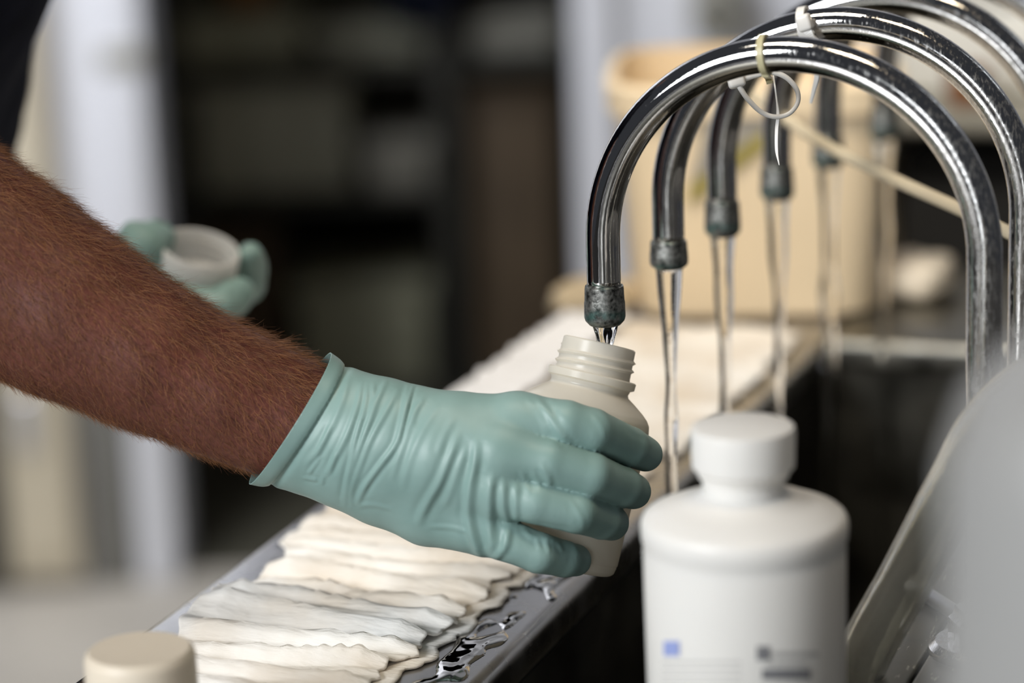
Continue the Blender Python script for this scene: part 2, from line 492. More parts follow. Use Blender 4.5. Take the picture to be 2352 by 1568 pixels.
def spline(pts, n):
    """Catmull-Rom through control points"""
    P = np.asarray(pts, float)
    P = np.vstack([2 * P[0] - P[1], P, 2 * P[-1] - P[-2]])
    out = []; m = len(P) - 3
    for q in np.linspace(0, m, n):
        i = min(int(q), m - 1); t = q - i
        a, b, c, d = P[i:i + 4]
        out.append(0.5 * (2 * b + (c - a) * t + (2 * a - 5 * b + 4 * c - d) * t * t + (3 * b - a - 3 * c + d) * t ** 3))
    return np.array(out)


# ---- implicit surfaces (bodies and gloves) meshed with surface nets
def cone_sdf(G, a, b, ra, rb):
    ab = b - a; L2 = float(ab @ ab) + 1e-12
    t = np.clip(((G[0] - a[0]) * ab[0] + (G[1] - a[1]) * ab[1] + (G[2] - a[2]) * ab[2]) / L2, 0, 1)
    d = np.sqrt((G[0] - a[0] - t * ab[0]) ** 2 + (G[1] - a[1] - t * ab[1]) ** 2 + (G[2] - a[2] - t * ab[2]) ** 2)
    return d - (ra + (rb - ra) * t)


def smin(a, b, k):
    h = np.clip(0.5 + 0.5 * (b - a) / k, 0, 1)
    return b + (a - b) * h - k * h * (1 - h)


def chain(G, pts, k=0.004):
    d = None
    for (p, q) in zip(pts[:-1], pts[1:]):
        c = cone_sdf(G, np.asarray(p[0]), np.asarray(q[0]), p[1], q[1])
        d = c if d is None else smin(d, c, k)
    return d


def grid(lo, hi, h):
    ax = [np.arange(lo[i], hi[i] + h, h, dtype=np.float32) for i in range(3)]
    return ax, np.meshgrid(*ax, indexing='ij')


def surface_nets(D, ax, relax=2):
    nx, ny, nz = D.shape; h = ax[0][1] - ax[0][0]
    ins = D < 0
    cnt = sum(ins[i:nx - 1 + i, j:ny - 1 + j, k:nz - 1 + k].astype(np.int8) for i in (0, 1) for j in (0, 1) for k in (0, 1))
    cells = np.argwhere((cnt > 0) & (cnt < 8))
    idx = -np.ones((nx - 1, ny - 1, nz - 1), int)
    idx[tuple(cells.T)] = np.arange(len(cells))
    corners = [(i, j, k) for i in (0, 1) for j in (0, 1) for k in (0, 1)]
    val = {c: D[cells[:, 0] + c[0], cells[:, 1] + c[1], cells[:, 2] + c[2]] for c in corners}
    acc = np.zeros((len(cells), 3)); m = np.zeros(len(cells))
    for c in corners:
        for a in range(3):
            if c[a] == 0:
                d = list(c); d[a] = 1; d = tuple(d)
                v0, v1 = val[c], val[d]
                x = (v0 < 0) != (v1 < 0)
                t = np.where(x, v0 / np.where(x, v0 - v1, 1), 0)
                p = np.tile(np.array(c, float), (len(cells), 1)); p[:, a] += t
                acc += p * x[:, None]; m += x
    V = (cells + acc / m[:, None]) * h + np.array([ax[0][0], ax[1][0], ax[2][0]])
    Q = []
    for a in range(3):
        b, c = (a + 1) % 3, (a + 2) % 3
        s0 = [slice(None)] * 3; s1 = [slice(None)] * 3
        s0[a] = slice(0, -1); s1[a] = slice(1, None)
        e = np.argwhere(ins[tuple(s0)] != ins[tuple(s1)])
        e = e[(e[:, b] > 0) & (e[:, c] > 0) & (e[:, b] < D.shape[b] - 1) & (e[:, c] < D.shape[c] - 1)]
        fl = ins[tuple(e.T)]
        q = []
        for (ob, oc) in ((-1, -1), (0, -1), (0, 0), (-1, 0)):
            z = e.copy(); z[:, b] += ob; z[:, c] += oc
            q.append(idx[tuple(z.T)])
        q = np.stack(q, 1)
        q[~fl] = q[~fl][:, ::-1]
        Q.append(q)
    Q = np.vstack(Q); Q = Q[(Q >= 0).all(1)]
    for _ in range(relax):
        V = laplace(V, Q, 0.5)
    return V, Q


def laplace(V, Q, f):
    A = np.zeros_like(V); n = np.zeros(len(V))
    for i, j in ((0, 1), (1, 2), (2, 3), (3, 0)):
        np.add.at(A, Q[:, i], V[Q[:, j]]); np.add.at(n, Q[:, i], 1)
        np.add.at(A, Q[:, j], V[Q[:, i]]); np.add.at(n, Q[:, j], 1)
    return V * (1 - f) + f * A / np.maximum(n, 1)[:, None]


def normals(V, Q):
    fn = np.cross(V[Q[:, 2]] - V[Q[:, 0]], V[Q[:, 3]] - V[Q[:, 1]])
    N = np.zeros_like(V)
    for i in range(4): np.add.at(N, Q[:, i], fn)
    return N / np.maximum(np.linalg.norm(N, axis=1), 1e-12)[:, None]


def subdivide(V, Q):
    """one smooth quad subdivision"""
    e = np.sort(np.vstack([Q[:, [0, 1]], Q[:, [1, 2]], Q[:, [2, 3]], Q[:, [3, 0]]]), 1)
    ue, inv = np.unique(e, axis=0, return_inverse=True); inv = inv.ravel()
    n, nq, ne = len(V), len(Q), len(ue)
    fc = V[Q].mean(1); em = V[ue].mean(1)
    W = np.vstack([V, em, fc]); a, b, c, d = (inv[i * nq:(i + 1) * nq] + n for i in range(4)); f = np.arange(nq) + n + ne
    NQ = np.vstack([np.stack(x, 1) for x in ((Q[:, 0], a, f, d), (Q[:, 1], b, f, a), (Q[:, 2], c, f, b), (Q[:, 3], d, f, c))])
    return laplace(W, NQ, 0.5), NQ


def fbm(P, scale, octv=3):
    return np.array([noise.fractal(Vector((float(p[0] * scale), float(p[1] * scale), float(p[2] * scale))), 1.0, 2.0, octv) for p in P])


def cs(px, py, w, d=None):
    """point (world) at photo pixel, w millimetres in front of the nearest faucet's distance"""
    return at(px, py, (D1 if d is None else d) - w / 1000.0)


# ================================================================== the setting
ZL = 0.925                                      # sink rim height


def room_pt(px, dist, z=0.0):
    """point at level distance from the camera seen in pixel column px (near the horizon row of that height)"""
    k = dist
    p = CAM + HEAD * dist
    # solve column by marching: column depends on height slightly because of camera roll
    r = RIGHT
    lo, hi = -6.0, 6.0
    for _ in range(40):
        mid = (lo + hi) / 2
        q = p + r * mid; q[2] = z
        if proj(q[None])[0][0] < px: lo = mid
        else: hi = mid
    q = p + r * mid; q[2] = z
    return q, mid


ROT = math.atan2(RIGHT[1], RIGHT[0])
ROOM = Matrix.Translation(Vector((CAM[0], CAM[1], 0))) @ Matrix.Rotation(ROT, 4, 'Z')   # room axes: x right, y away, origin under the camera


def rx(px, dist, z):
    return room_pt(px, dist, z)[1]


floor = struct(box('floor', (-5, -4, -0.1), (5, 8.2, 0.0), None, 'floor', mtx=ROOM))
D_W = 4.0
xa = rx(345, D_W, 0.7); xb = rx(1318, D_W, 0.9)
wl = struct(box('wall_left', (-5, D_W, 0), (xa - 0.055, D_W + 0.12, 2.9), None, 'white_wall', mtx=ROOM))
wr = struct(box('wall_right', (xb + 0.05, D_W, 0), (5, D_W + 0.12, 2.9), None, 'white_wall', mtx=ROOM))
wt = struct(box('wall_above', (xa - 0.055, D_W, 2.15), (xb + 0.05, D_W + 0.12, 2.9), None, 'white_wall', mtx=ROOM))
t1 = struct(box('trim_1', (xa - 0.06, D_W - 0.03, 0), (xa, D_W + 0.15, 2.15), None, 'white_wall', 0.006, ROOM))
hinge = box('strike_plate', (xa - 0.062, D_W - 0.033, 0.80), (xa + 0.003, D_W + 0.03, 0.835), t1, 'paint_dull', 0.003, ROOM)
t2 = struct(box('trim_2', (xb, D_W - 0.03, 0), (xb + 0.055, D_W + 0.15, 2.15), None, 'white_wall', 0.006, ROOM))
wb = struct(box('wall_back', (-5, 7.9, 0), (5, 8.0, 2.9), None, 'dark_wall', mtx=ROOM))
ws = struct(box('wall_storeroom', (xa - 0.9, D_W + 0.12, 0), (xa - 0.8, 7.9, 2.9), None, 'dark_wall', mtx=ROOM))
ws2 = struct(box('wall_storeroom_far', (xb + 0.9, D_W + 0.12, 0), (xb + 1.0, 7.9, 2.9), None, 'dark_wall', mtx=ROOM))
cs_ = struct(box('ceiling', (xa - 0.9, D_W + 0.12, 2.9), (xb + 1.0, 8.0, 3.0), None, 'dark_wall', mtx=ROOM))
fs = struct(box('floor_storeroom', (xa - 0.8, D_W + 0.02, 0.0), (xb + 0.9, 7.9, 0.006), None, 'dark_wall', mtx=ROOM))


def bg(px0, px1, py0, py1, dist):
    """room-space x and z ranges for a rectangle seen in the photo at a level distance"""
    def hit(px, py):
        r = R @ np.array([(px - 1176) / F, (784 - py) / F, -1.0])
        t = dist / (r @ HEAD); p = CAM + r * t
        return (p - CAM) @ RIGHT, p[2]
    pm = (px0 + px1) / 2; ym = (py0 + py1) / 2
    return hit(px0, ym)[0], hit(px1, ym)[0], hit(pm, py1)[1], hit(pm, py0)[1]


# cream locker in front of the left wall, with a recessed pull
x0, x1, _, _ = bg(22, 162, 900, 1250, 3.94)
locker = thing('locker', ROOM @ Vector((x0, 3.95, 0)), 'flat cream painted cupboard at the far left below the arm', 'cupboard')
box('body', (x0 - 0.25, 3.952, 0.02), (x1 + 0.004, 3.998, 1.30), locker, 'cream', 0.004, ROOM)
dr = box('door', (x0, 3.935, 0.06), (x1, 3.953, 1.27), locker, 'cream', 0.004, ROOM)
hx0, hx1, hz0, hz1 = bg(32, 86, 905, 1042, 3.93)
pl = box('pull_plate', (hx0, 3.925, hz0), (hx1, 3.9365, hz1), dr, 'steel', 0.005, ROOM)
box('side_panel', (x0 - 0.25, 3.942, 0.02), (x0 - 0.012, 3.953, 1.0), locker, 'dark_metal', 0.003, ROOM)

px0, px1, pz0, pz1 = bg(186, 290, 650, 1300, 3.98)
struct(box('shade_band', (px0, 3.975, 0.0), (px1, 3.9995, pz1), None, 'shade_grey', 0.004, ROOM))  # grey panel painting the shaded band beside the cupboard

# storeroom: shelving unit and what is on it
x0, x1, z0, z1 = bg(330, 1330, 148, 178, 5.0)
shelf = thing('shelving_unit', ROOM @ Vector((x0, 5.0, 0)), 'dark steel shelving unit in the dim storeroom behind the doorway', 'shelf')
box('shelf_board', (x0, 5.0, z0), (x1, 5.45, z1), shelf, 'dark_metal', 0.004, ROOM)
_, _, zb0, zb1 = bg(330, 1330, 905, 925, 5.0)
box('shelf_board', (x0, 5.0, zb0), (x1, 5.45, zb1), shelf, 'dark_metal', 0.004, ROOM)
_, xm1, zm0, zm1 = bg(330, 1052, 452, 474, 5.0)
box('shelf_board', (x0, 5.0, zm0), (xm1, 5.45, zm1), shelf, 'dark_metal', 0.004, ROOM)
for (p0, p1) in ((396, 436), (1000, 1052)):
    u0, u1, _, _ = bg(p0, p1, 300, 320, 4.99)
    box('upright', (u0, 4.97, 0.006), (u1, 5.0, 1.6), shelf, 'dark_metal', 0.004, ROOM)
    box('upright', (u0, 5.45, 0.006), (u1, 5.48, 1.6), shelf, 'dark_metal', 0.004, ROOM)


def crate(name, pr, dist, depth, material, label, cat, rim=0.012, onz=None):
    x0, x1, z0, z1 = bg(*pr, dist)
    if onz is not None: z0 = onz
    t = thing(name, ROOM @ Vector(((x0 + x1) / 2, dist, z0)), label, cat)
    box('body', (x0, dist, z0), (x1, dist + depth, z1 - rim * 1.5), t, material, 0.008, ROOM)
    box('rim', (x0 - rim, dist - rim, z1 - rim * 2.2), (x1 + rim, dist + depth + rim, z1), t, material, 0.005, ROOM)
    for s in (0.3, 0.7):
        xx = x0 + (x1 - x0) * s
        box('rib', (xx - 0.008, dist - 0.006, z0 + 0.01), (xx + 0.008, dist + 0.004, z1 - rim * 2.5), t, material, 0.003, ROOM)
    return t


_, _, _, zs = bg(330, 1330, 148, 178, 5.0)
crate('storage_crate', (345, 690, 40, 150), 5.06, 0.3, 'olive_box', 'long grey-green storage crate on the upper storeroom shelf', 'crate', onz=zs)
crate('storage_crate', (730, 975, 62, 150), 5.06, 0.3, 'grey_box', 'shorter grey storage crate beside the green one on the shelf', 'crate', onz=zs)
crate('storage_crate', (1085, 1280, 45, 150), 5.08, 0.3, 'paint_dull', 'pale grey crate at the right end of the storeroom shelf', 'crate', onz=zs)
x0, x1, z0, z1 = bg(520, 600, -10, 45, 5.1)
pot = thing('orange_pot', ROOM @ Vector(((x0 + x1) / 2, 5.2, z0)), 'small orange tin on top of the green crate', 'tin')
zc = bg(345, 700, 40, 150, 5.06)[3]
pc = ROOM @ Vector(((x0 + x1) / 2, 5.19, zc))
lathe('body', [(0, 0), (0, .045), (.004, .048), (.1, .048), (.104, .044), (.104, 0)], pc, (0, 0, 1), pot, 'orange')
lathe('lid', [(.1, 0), (.1, .05), (.112, .05), (.114, .046), (.114, 0)], pc, (0, 0, 1), pot, 'orange')
# folded navy cloth hanging from above the shelf
x0, x1, z0, z1 = bg(890, 1045, -60, 62, 4.95)
V, Fc = [], []
for i in range(24):
    for j in range(14):
        f = i / 23; g = j / 13
        p = ROOM @ Vector((x0 + (x1 - x0) * f, 4.96 + 0.012 * math.sin(f * 17 + g) - 0.01 * g, z0 + (z1 + 0.25 - z0) * (1 - g) + 0.01 * math.sin(f * 9) * g))
        V.append(p)
for i in range(23):
    for j in range(13):
        Fc.append((i * 14 + j, i * 14 + j + 1, (i + 1) * 14 + j + 1, (i + 1) * 14 + j))
cl = mesh('hanging_cloth', V, Fc, None, 'navy')
cl.modifiers.new('thick', 'SOLIDIFY').thickness = 0.006
tag(cl, 'navy cloth draped down over the crates on the storeroom shelf', 'cloth')

crate('sheet_metal_bin', (460, 800, 195, 450), 5.05, 0.35, 'grey_box', 'large dull grey bin under the storeroom shelf board', 'bin', onz=zm1)
crate('storage_crate', (842, 985, 318, 450), 5.02, 0.3, 'paint_dull', 'pale grey crate on the middle shelf beside the large grey bin', 'crate', onz=zm1)
crate('storage_crate', (345, 388, 205, 440), 5.03, 0.3, 'grey_box', 'narrow grey crate left of the dark shelf upright', 'crate', onz=zm1)
zb = bg(330, 1330, 905, 925, 5.0)[3]
crate('storage_crate', (690, 985, 650, 915), 5.05, 0.35, 'olive_box', 'olive crate standing low in the dark storeroom', 'crate', onz=zb)
crate('cardboard_carton', (1080, 1290, 200, 915), 5.06, 0.3, 'brown_box', 'tall brown board carton at the right of the storeroom', 'carton', onz=zb)
crate('cardboard_carton', (455, 640, 520, 915), 5.1, 0.3, 'brown_box', 'dark brown carton low behind the gloved hand with the lid', 'carton', onz=zb)
crate('floor_crate', (410, 900, 1000, 1215), 5.0, 0.4, 'brown_box', 'dark brown crate on the storeroom floor under the wrist', 'crate', onz=0.006)

# dispenser with round black opening on the right wall
x0, x1, z0, z1 = bg(1592, 1712, -60, 92, 3.94)
disp = thing('wall_dispenser', ROOM @ Vector(((x0 + x1) / 2, 3.95, z0)), 'grey wall box with a round black opening above the beige tub', 'dispenser')
box('housing', (x0, 3.90, z0), (x1, 3.999, z1), disp, 'paint_dull', 0.012, ROOM)
hx0, hx1, hz0, hz1 = bg(1606, 1694, -12, 76, 3.90)
hc = ROOM @ Vector(((hx0 + hx1) / 2, 3.902, (hz0 + hz1) / 2)); hr = (hx1 - hx0) / 2
lathe('round_opening', [(0, hr * 1.0), (0.006, hr * 1.0), (0.006, hr * .86), (-0.0, hr * .8), (-0.0, 0)], hc, ROOM.to_3x3() @ Vector((0, -1, 0)), disp, 'black')


# ================================================================== the sink
XL, XR, XF = -0.217, -0.031, 0.135              # ledge outer edge, ledge lip, faucet deck edge
Y0, Y1 = -0.096, 0.55                           # trough near and far ends
sink = thing('trough_sink', (0.05, 0.2, 0.0), 'long stainless trough sink with a wide front ledge and faucet deck', 'sink')


def rounded_slab(name, lo, hi, material, bevel=0.005):
    return box(name, lo, hi, sink, material, bevel, seg=4)


rounded_slab('front_ledge', (XL, -0.95, ZL - 0.022), (XR, 0.79, ZL), 'ledge', 0.007)
rounded_slab('near_deck', (XR + 0.0005, -0.95, ZL - 0.022), (0.42, Y0, ZL), 'deck', 0.004)
rounded_slab('far_deck', (XR + 0.0005, Y1, ZL - 0.022), (0.42, 0.79, ZL), 'deck', 0.006)
# faucet deck of two plates with an open joint
rounded_slab('deck_plate', (XF, Y0 + 0.001, ZL - 0.022), (0.1535, Y1 - 0.001, ZL), 'deck', 0.002)
rounded_slab('deck_plate', (0.1550, Y0 + 0.001, ZL - 0.022), (0.42, Y1 - 0.001, ZL), 'deck', 0.002)
ZB = ZL - 0.24
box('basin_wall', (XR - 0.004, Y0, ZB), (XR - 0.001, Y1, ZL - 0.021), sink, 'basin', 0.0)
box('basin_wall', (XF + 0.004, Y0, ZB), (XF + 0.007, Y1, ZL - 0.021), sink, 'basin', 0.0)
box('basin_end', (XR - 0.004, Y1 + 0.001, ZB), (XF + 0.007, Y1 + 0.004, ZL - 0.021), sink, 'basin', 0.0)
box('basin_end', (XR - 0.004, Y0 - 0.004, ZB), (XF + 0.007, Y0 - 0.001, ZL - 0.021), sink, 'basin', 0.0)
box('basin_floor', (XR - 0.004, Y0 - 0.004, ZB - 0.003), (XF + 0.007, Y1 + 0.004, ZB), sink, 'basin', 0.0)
box('apron', (XL + 0.012, -0.93, ZL - 0.10), (XL + 0.015, 0.78, ZL - 0.021), sink, 'basin', 0.0)
for yy in (-0.85, 0.72):
    for xx in (XL + 0.04, 0.38):
        tube('leg', [(xx, yy, 0.0), (xx, yy, 0.02), (xx, yy, 0.5), (xx, yy, ZL - 0.021)], [.026, .019, .019, .019], sink, 'basin', 20)

# splash-back upright at the far right: dark cabinet opening with pale frame
CY = 1.0
pA = on(2070, 345, 1, CY); pD = on(1990, 85, 1, CY)
cab = thing('dark_cabinet', (pA[0] + .3, CY, 0.0), 'black open cabinet with a pale top standing beyond the faucets', 'cabinet')
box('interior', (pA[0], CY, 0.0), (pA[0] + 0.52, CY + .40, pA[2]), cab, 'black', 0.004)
box('side_post', (pA[0] - 0.036, CY - .03, 0.0), (pA[0] - 0.012, CY + .40, pA[2] + 0.02), cab, 'cream', 0.006)
box('top', (pA[0] - 0.04, CY - .04, pA[2] + 0.0205), (pA[0] + 0.54, CY + .42, pA[2] + 0.038), cab, 'paint_dull', 0.006)
bx = thing('grey_carton', (pA[0] + 0.2, CY + .1, pA[2] + 0.0385), 'pale grey box resting on the dark cabinet behind the faucet arches', 'box')
box('body', (pA[0] - 0.03, CY + .05, pA[2] + 0.0385), (pA[0] + 0.45, CY + .3, pD[2] + 0.02), bx, 'pale_box', 0.006)
box('flap', (pA[0] - 0.035, CY + .045, pD[2] + 0.0205), (pA[0] + 0.455, CY + .305, pD[2] + 0.026), bx, 'pale_box', 0.003)
CUPX = on(2222, 300, 1, CY)[0]
ft = thing('brown_cup', (CUPX, CY, pA[2] + .0385), 'small dark brown cup on the black cabinet between the faucet legs', 'cup')

# ------------------------------------------------------------------ faucets
NF = 6
BX = 0.178


def arch_path():
    P = []
    for z in np.linspace(1.0885, 1.1085, 6): P.append((0.0, 0, z))
    c, r = (0.089, 1.1103), 0.089
    for a in np.linspace(math.pi, 0, 64): P.append((c[0] + r * math.cos(a), 0, c[1] + r * 1.003 * math.sin(a)))
    for z in np.linspace(1.105, ZL + 0.012, 24): P.append((BX, 0, z))
    return P


def collar_prof(z0, z1):
    return [(z0 + .001, .0055), (z0 + .0005, .0060), (z0 + .0008, .0074), (z0 + .0028, .0092), (z0 + .0045, .0097), (z0 + .0115, .0096),
            (z0 + .0122, .0094), (z1 - .0018, .0092), (z1 - .0002, .0090), (z1, .0083), (z1 + .0006, .0079), (z1 + .0006, .0060)]


labels = ['nearest chrome gooseneck faucet, running into the held bottle',
          'second chrome gooseneck faucet from the front, with verdigris at its collar rim',
          'third chrome gooseneck faucet from the front, its tip left of the hanging strap end',
          'fourth chrome gooseneck faucet from the front, blurred tip below the looped cable tie',
          'fifth chrome gooseneck faucet from the front, dark blurred tip beside the beige tub',
          'sixth and farthest chrome gooseneck faucet, behind the diagonal strap']
fx = [0.0, 0.0008, 0.0, 0.0035, 0.0085, 0.0206]
dz_out = [0.0, 0.0055, 0.0, 0.003, 0.004, 0.004]
fau = thing('gooseneck_faucet', (BX, 0, ZL), labels[0], 'faucet', 'chrome gooseneck faucets along the trough')
tube('gooseneck_tube', arch_path(), 0.0080, fau, 'chrome', 40)
lathe('outlet_collar', collar_prof(1.070, 1.0895), (0, 0, 0), (0, 0, 1), fau, 'collar', 48)
lathe('base_flange', [(0.0, .0), (0.0, .024), (.003, .024), (.006, .021), (.006, .0082)], (BX, 0, ZL), (0, 0, 1), fau, 'chrome', 40)
lathe('base_nut', [(.006, .0085), (.006, .0155), (.016, .0155), (.018, .0135), (.022, .0125), (.022, .0082)], (BX, 0, ZL), (0, 0, 1), fau, 'chrome', 6)
faucets = [fau]
for i in range(1, NF):
    r = fau.copy(); COL.objects.link(r)
    r.location = (BX + fx[i], 0.1 * i, ZL)
    r['label'] = labels[i]
    r.rotation_euler = (0, 0, 0)
    for ch in [c for c in COL.objects if c.parent == fau]:
        c = ch.copy(); COL.objects.link(c); c.parent = r; c.matrix_parent_inverse = ch.matrix_parent_inverse.copy()
        if ch.name.startswith('outlet_collar') and i == 1:
            c.data = ch.data.copy()
            for v in c.data.vertices: v.co.z = 1.0895 - (1.0895 - v.co.z) * 0.74
    faucets.append(r)

# ------------------------------------------------------------------ running water
def stream(name, x, y, ztop, zbot, rt, rb, wob, seed, label, squash=0.62):
    n = 140; rg = random.Random(seed); ph = [rg.random() * 6 for _ in range(6)]
    P, rad = [], []
    for i in range(n):
        f = i / (n - 1); z = ztop + (zbot - ztop) * f
        P.append((x + wob * f * (math.sin(f * 9 + ph[0]) + 0.5 * math.sin(f * 23 + ph[1])), y + wob * f * math.sin(f * 7 + ph[2]), z))
        r = rb + (rt - rb) * math.exp(-f * 14)
        rad.append(r * (1 + 0.20 * math.sin(f * 34 + ph[3]) * min(1, f * 5) + 0.10 * math.sin(f * 71 + ph[4]) * min(1, f * 5)))
    V, Fc = tube_geo(P, rad, 20, True)
    V = [np.array(v) for v in V]
    for i in range(n):
        f = i / (n - 1); tw = ph[5] + f * 7.0; s = 1 - (1 - squash) * min(1, f * 6)
        c = np.array(P[i]); d = np.array([math.cos(tw), math.sin(tw), 0])
        for k in range(20):
            q = V[i * 20 + k] - c; m = q @ d
            V[i * 20 + k] = c + q - d * m * (1 - s)
    o = mesh(name, V, Fc, None, 'water')
    return tag(o, label, 'water', 'water running from the faucets')


wl_ = ['short fluted stream of water pouring into the bottle neck',
       'clear water stream from the second faucet, closest to the gloved fingers',
       'clear water stream from the third faucet, ending behind the white bottle cap',
       'beaded water stream from the fourth faucet, above the white bottle cap',
       'blurred water stream from the fifth faucet in front of the tub edge',
       'blurred water stream from the farthest faucet, near the black cabinet']
# first stream: spreads under the outlet and narrows into the bottle
prof = [(0.0, .0002), (0.0, .0066)] + [(-s, .0066 - .0038 * min(1, (s / .013)) ** .8) for s in np.linspace(.001, .016, 14)] + [(-s, .0028 + .0003 * math.sin(s * 900)) for s in np.linspace(.018, .062, 18)] + [(-.063, .0002)]
w1 = lathe('water_stream', prof, (0, 0, 1.0712), (0, 0, 1), None, 'water', 40,
           rfun=lambda s, a: 0.00035 * math.sin(a * 7 + s * 240) * min(1, max(0, -s) / .004) if 0.0 > s > -.03 else 0, auto=False)
tag(w1, wl_[0], 'water', 'water running from the faucets')
for i in range(1, NF):
    zt = 1.0712 + (0.0050 if i == 1 else 0)
    stream('water_stream', fx[i], 0.1 * i, zt, ZB + 0.004, .0068, (.0042, .0036, .0040, .0046, .0038)[i - 1], (.0034, .0022, .003, .003, .003)[i - 1], 11 + i, wl_[i])

# ------------------------------------------------------------------ cable ties, strap
def strap_geo(P, wdir, w, t):
    """flat strap along P: width w along wdir, thickness t"""
    P = np.asarray(P, float); V = []; n = len(P)
    T = np.gradient(P, axis=0)
    for i in range(n):
        a = T[i] / np.linalg.norm(T[i])
        wd = np.asarray(wdir[i] if np.ndim(wdir) == 2 else wdir, float)
        wd = wd - a * (wd @ a); wd /= np.linalg.norm(wd); nn = np.cross(a, wd)
        ww = w[i] if not np.isscalar(w) else w
        for s, u in ((-1, -1), (1, -1), (1, 1), (-1, 1)):
            V.append(P[i] + wd * ww / 2 * s + nn * t / 2 * u)
    Fc = [(i * 4 + k, i * 4 + (k + 1) % 4, (i + 1) * 4 + (k + 1) % 4, (i + 1) * 4 + k) for i in range(n - 1) for k in range(4)]
    Fc += [(3, 2, 1, 0), tuple((n - 1) * 4 + k for k in range(4))]
    return V, Fc


def arch_pt(x_px, y_px, yy):
    p = on(x_px, y_px, 1, yy); a = math.atan2(p[2] - 1.1103, p[0] - 0.089)
    c = np.array([0.089 + 0.089 * math.cos(a), yy, 1.1103 + 0.0893 * math.sin(a)])
    return c, np.array([math.cos(a), 0, math.sin(a)]), np.array([-math.sin(a), 0, math.cos(a)])


def ring_around(name, c, rad_dir, axis, r, w, t, parent, material, tail=None):
    P = []
    yv = np.array([0, 1.0, 0])
    for k in range(41):
        a = 2 * math.pi * k / 40
        P.append(c + r * (math.cos(a) * rad_dir + math.sin(a) * yv))
    V, Fc = strap_geo(P, np.asarray(axis), w, t)
    return mesh(name, V, Fc, parent, material, False)


c, rd, ax = arch_pt(1757, 125, 0.0)
tie = thing('cable_tie', c + rd * 0.008, 'yellowed cable tie strapped around the nearest faucet arch', 'cable tie', 'nylon cable ties on the faucets')
ring_around('band', c, rd, ax + np.array([0, 0.12, 0]), 0.0088, 0.0030, 0.0012, tie, 'tie_yellow')
pt = spline([c - rd * .0088 + np.array([0, -.004, 0]), cs(1764, 178, 9), cs(1768, 190, 7)], 8)
V, Fc = strap_geo(pt, np.array([1.0, 0, 0]), 0.003, 0.0012); mesh('tail', V, Fc, tie, 'tie_yellow', False)

tie = thing('cable_tie', cs(1690, 182, 11), 'white cable tie closed in an open loop hanging under the nearest arch', 'cable tie', 'nylon cable ties on the faucets')
lp = spline([cs(1700, 182, 11), cs(1735, 172, 11), cs(1772, 166, 12), cs(1806, 178, 12), cs(1830, 206, 11), cs(1832, 236, 10), cs(1812, 261, 10),
             cs(1780, 268, 10), cs(1748, 257, 10), cs(1718, 228, 11), cs(1702, 205, 12), cs(1692, 188, 12)], 70)
wd = np.tile(R @ np.array([0, 0.35, 1.0]), (70, 1))
wid = np.interp(np.linspace(0, 1, 70), [0, .15, .5, .85, 1], [.0036, .0026, .0020, .0024, .0026])
V, Fc = tube_geo(lp, wid * 0.52, 10, True, (1.0, 0.8)); mesh('loop', V, Fc, tie, 'tie_white')
hd = box('head', (-.0040, -.0042, -.003), (.0040, .0042, .003), tie, 'tie_white', 0.0016, Matrix.Translation(Vector(cs(1690, 181, 11))) @ Matrix(R.tolist()).to_4x4() @ Matrix.Rotation(0.25, 4, 'Z'), seg=3)
V, Fc = strap_geo(spline([cs(1686, 170, 10), cs(1683, 158, 8), cs(1700, 156, 7), cs(1745, 158, 5)], 14), R @ np.array([0, 1.0, .3]), .003, .001)
mesh('stub', V, Fc, tie, 'tie_white', False)

tie = thing('cable_tie', cs(1785, 225, 8), 'thin pointed cable tie tail dangling through the open loop', 'cable tie', 'nylon cable ties on the faucets')
sp = spline([cs(1776, 168, 4), cs(1783, 222, 8), cs(1787, 262, 8.5), cs(1784, 300, 9), cs(1784, 345, 9), cs(1790, 379, 9)], 30)
wd = np.interp(np.linspace(0, 1, 30), [0, .25, .45, .8, 1], [.0006, .0007, .0016, .0014, .0003])
V, Fc = strap_geo(sp, R @ np.array([1.0, 0, 0.4]), wd, .0008); mesh('tail', V, Fc, tie, 'tie_white', False)

c, rd, ax = arch_pt(1852, 68, 0.1)
tie = thing('cable_tie', c + rd * 0.008, 'white cable tie with a chunky head on the second faucet arch', 'cable tie', 'nylon cable ties on the faucets')
ring_around('band', c, rd, ax, 0.0090, 0.0040, 0.0014, tie, 'tie_white')
hc = on(1848, 52, 1, 0.088)
box('head', (-.0035, -.003, -.004), (.0035, .003, .004), tie, 'tie_white', 0.0015, Matrix.Translation(Vector(hc)) @ Matrix.Rotation(-0.3, 4, 'Y'), seg=3)
sp = spline([on(1852, 66, 1, .087), on(1862, 82, 1, .087), on(1874, 100, 1, .09), on(1876, 170, 1, .095), on(1869, 205, 1, .098), on(1862, 236, 1, .10)], 24)
V, Fc = strap_geo(sp, np.array([1.0, 0, 0]), np.interp(np.linspace(0, 1, 24), [0, .4, 1], [.004, .003, .0012]), .001); mesh('tail', V, Fc, tie, 'tie_white', False)

sp = spline([on(1690, 190, 1, .33), on(1790, 262, 1, .30), on(1900, 335, 1, .265), on(2050, 410, 1, .215), on(2200, 478, 1, .165), on(2330, 540, 1, .125)], 40)
V, Fc = tube_geo(sp, .0034, 14, True, (1.0, 0.6))
st = mesh('nylon_strap', V, Fc, None, 'strap'); tag(st, 'long cream nylon strap running diagonally behind the nearest arch', 'strap')


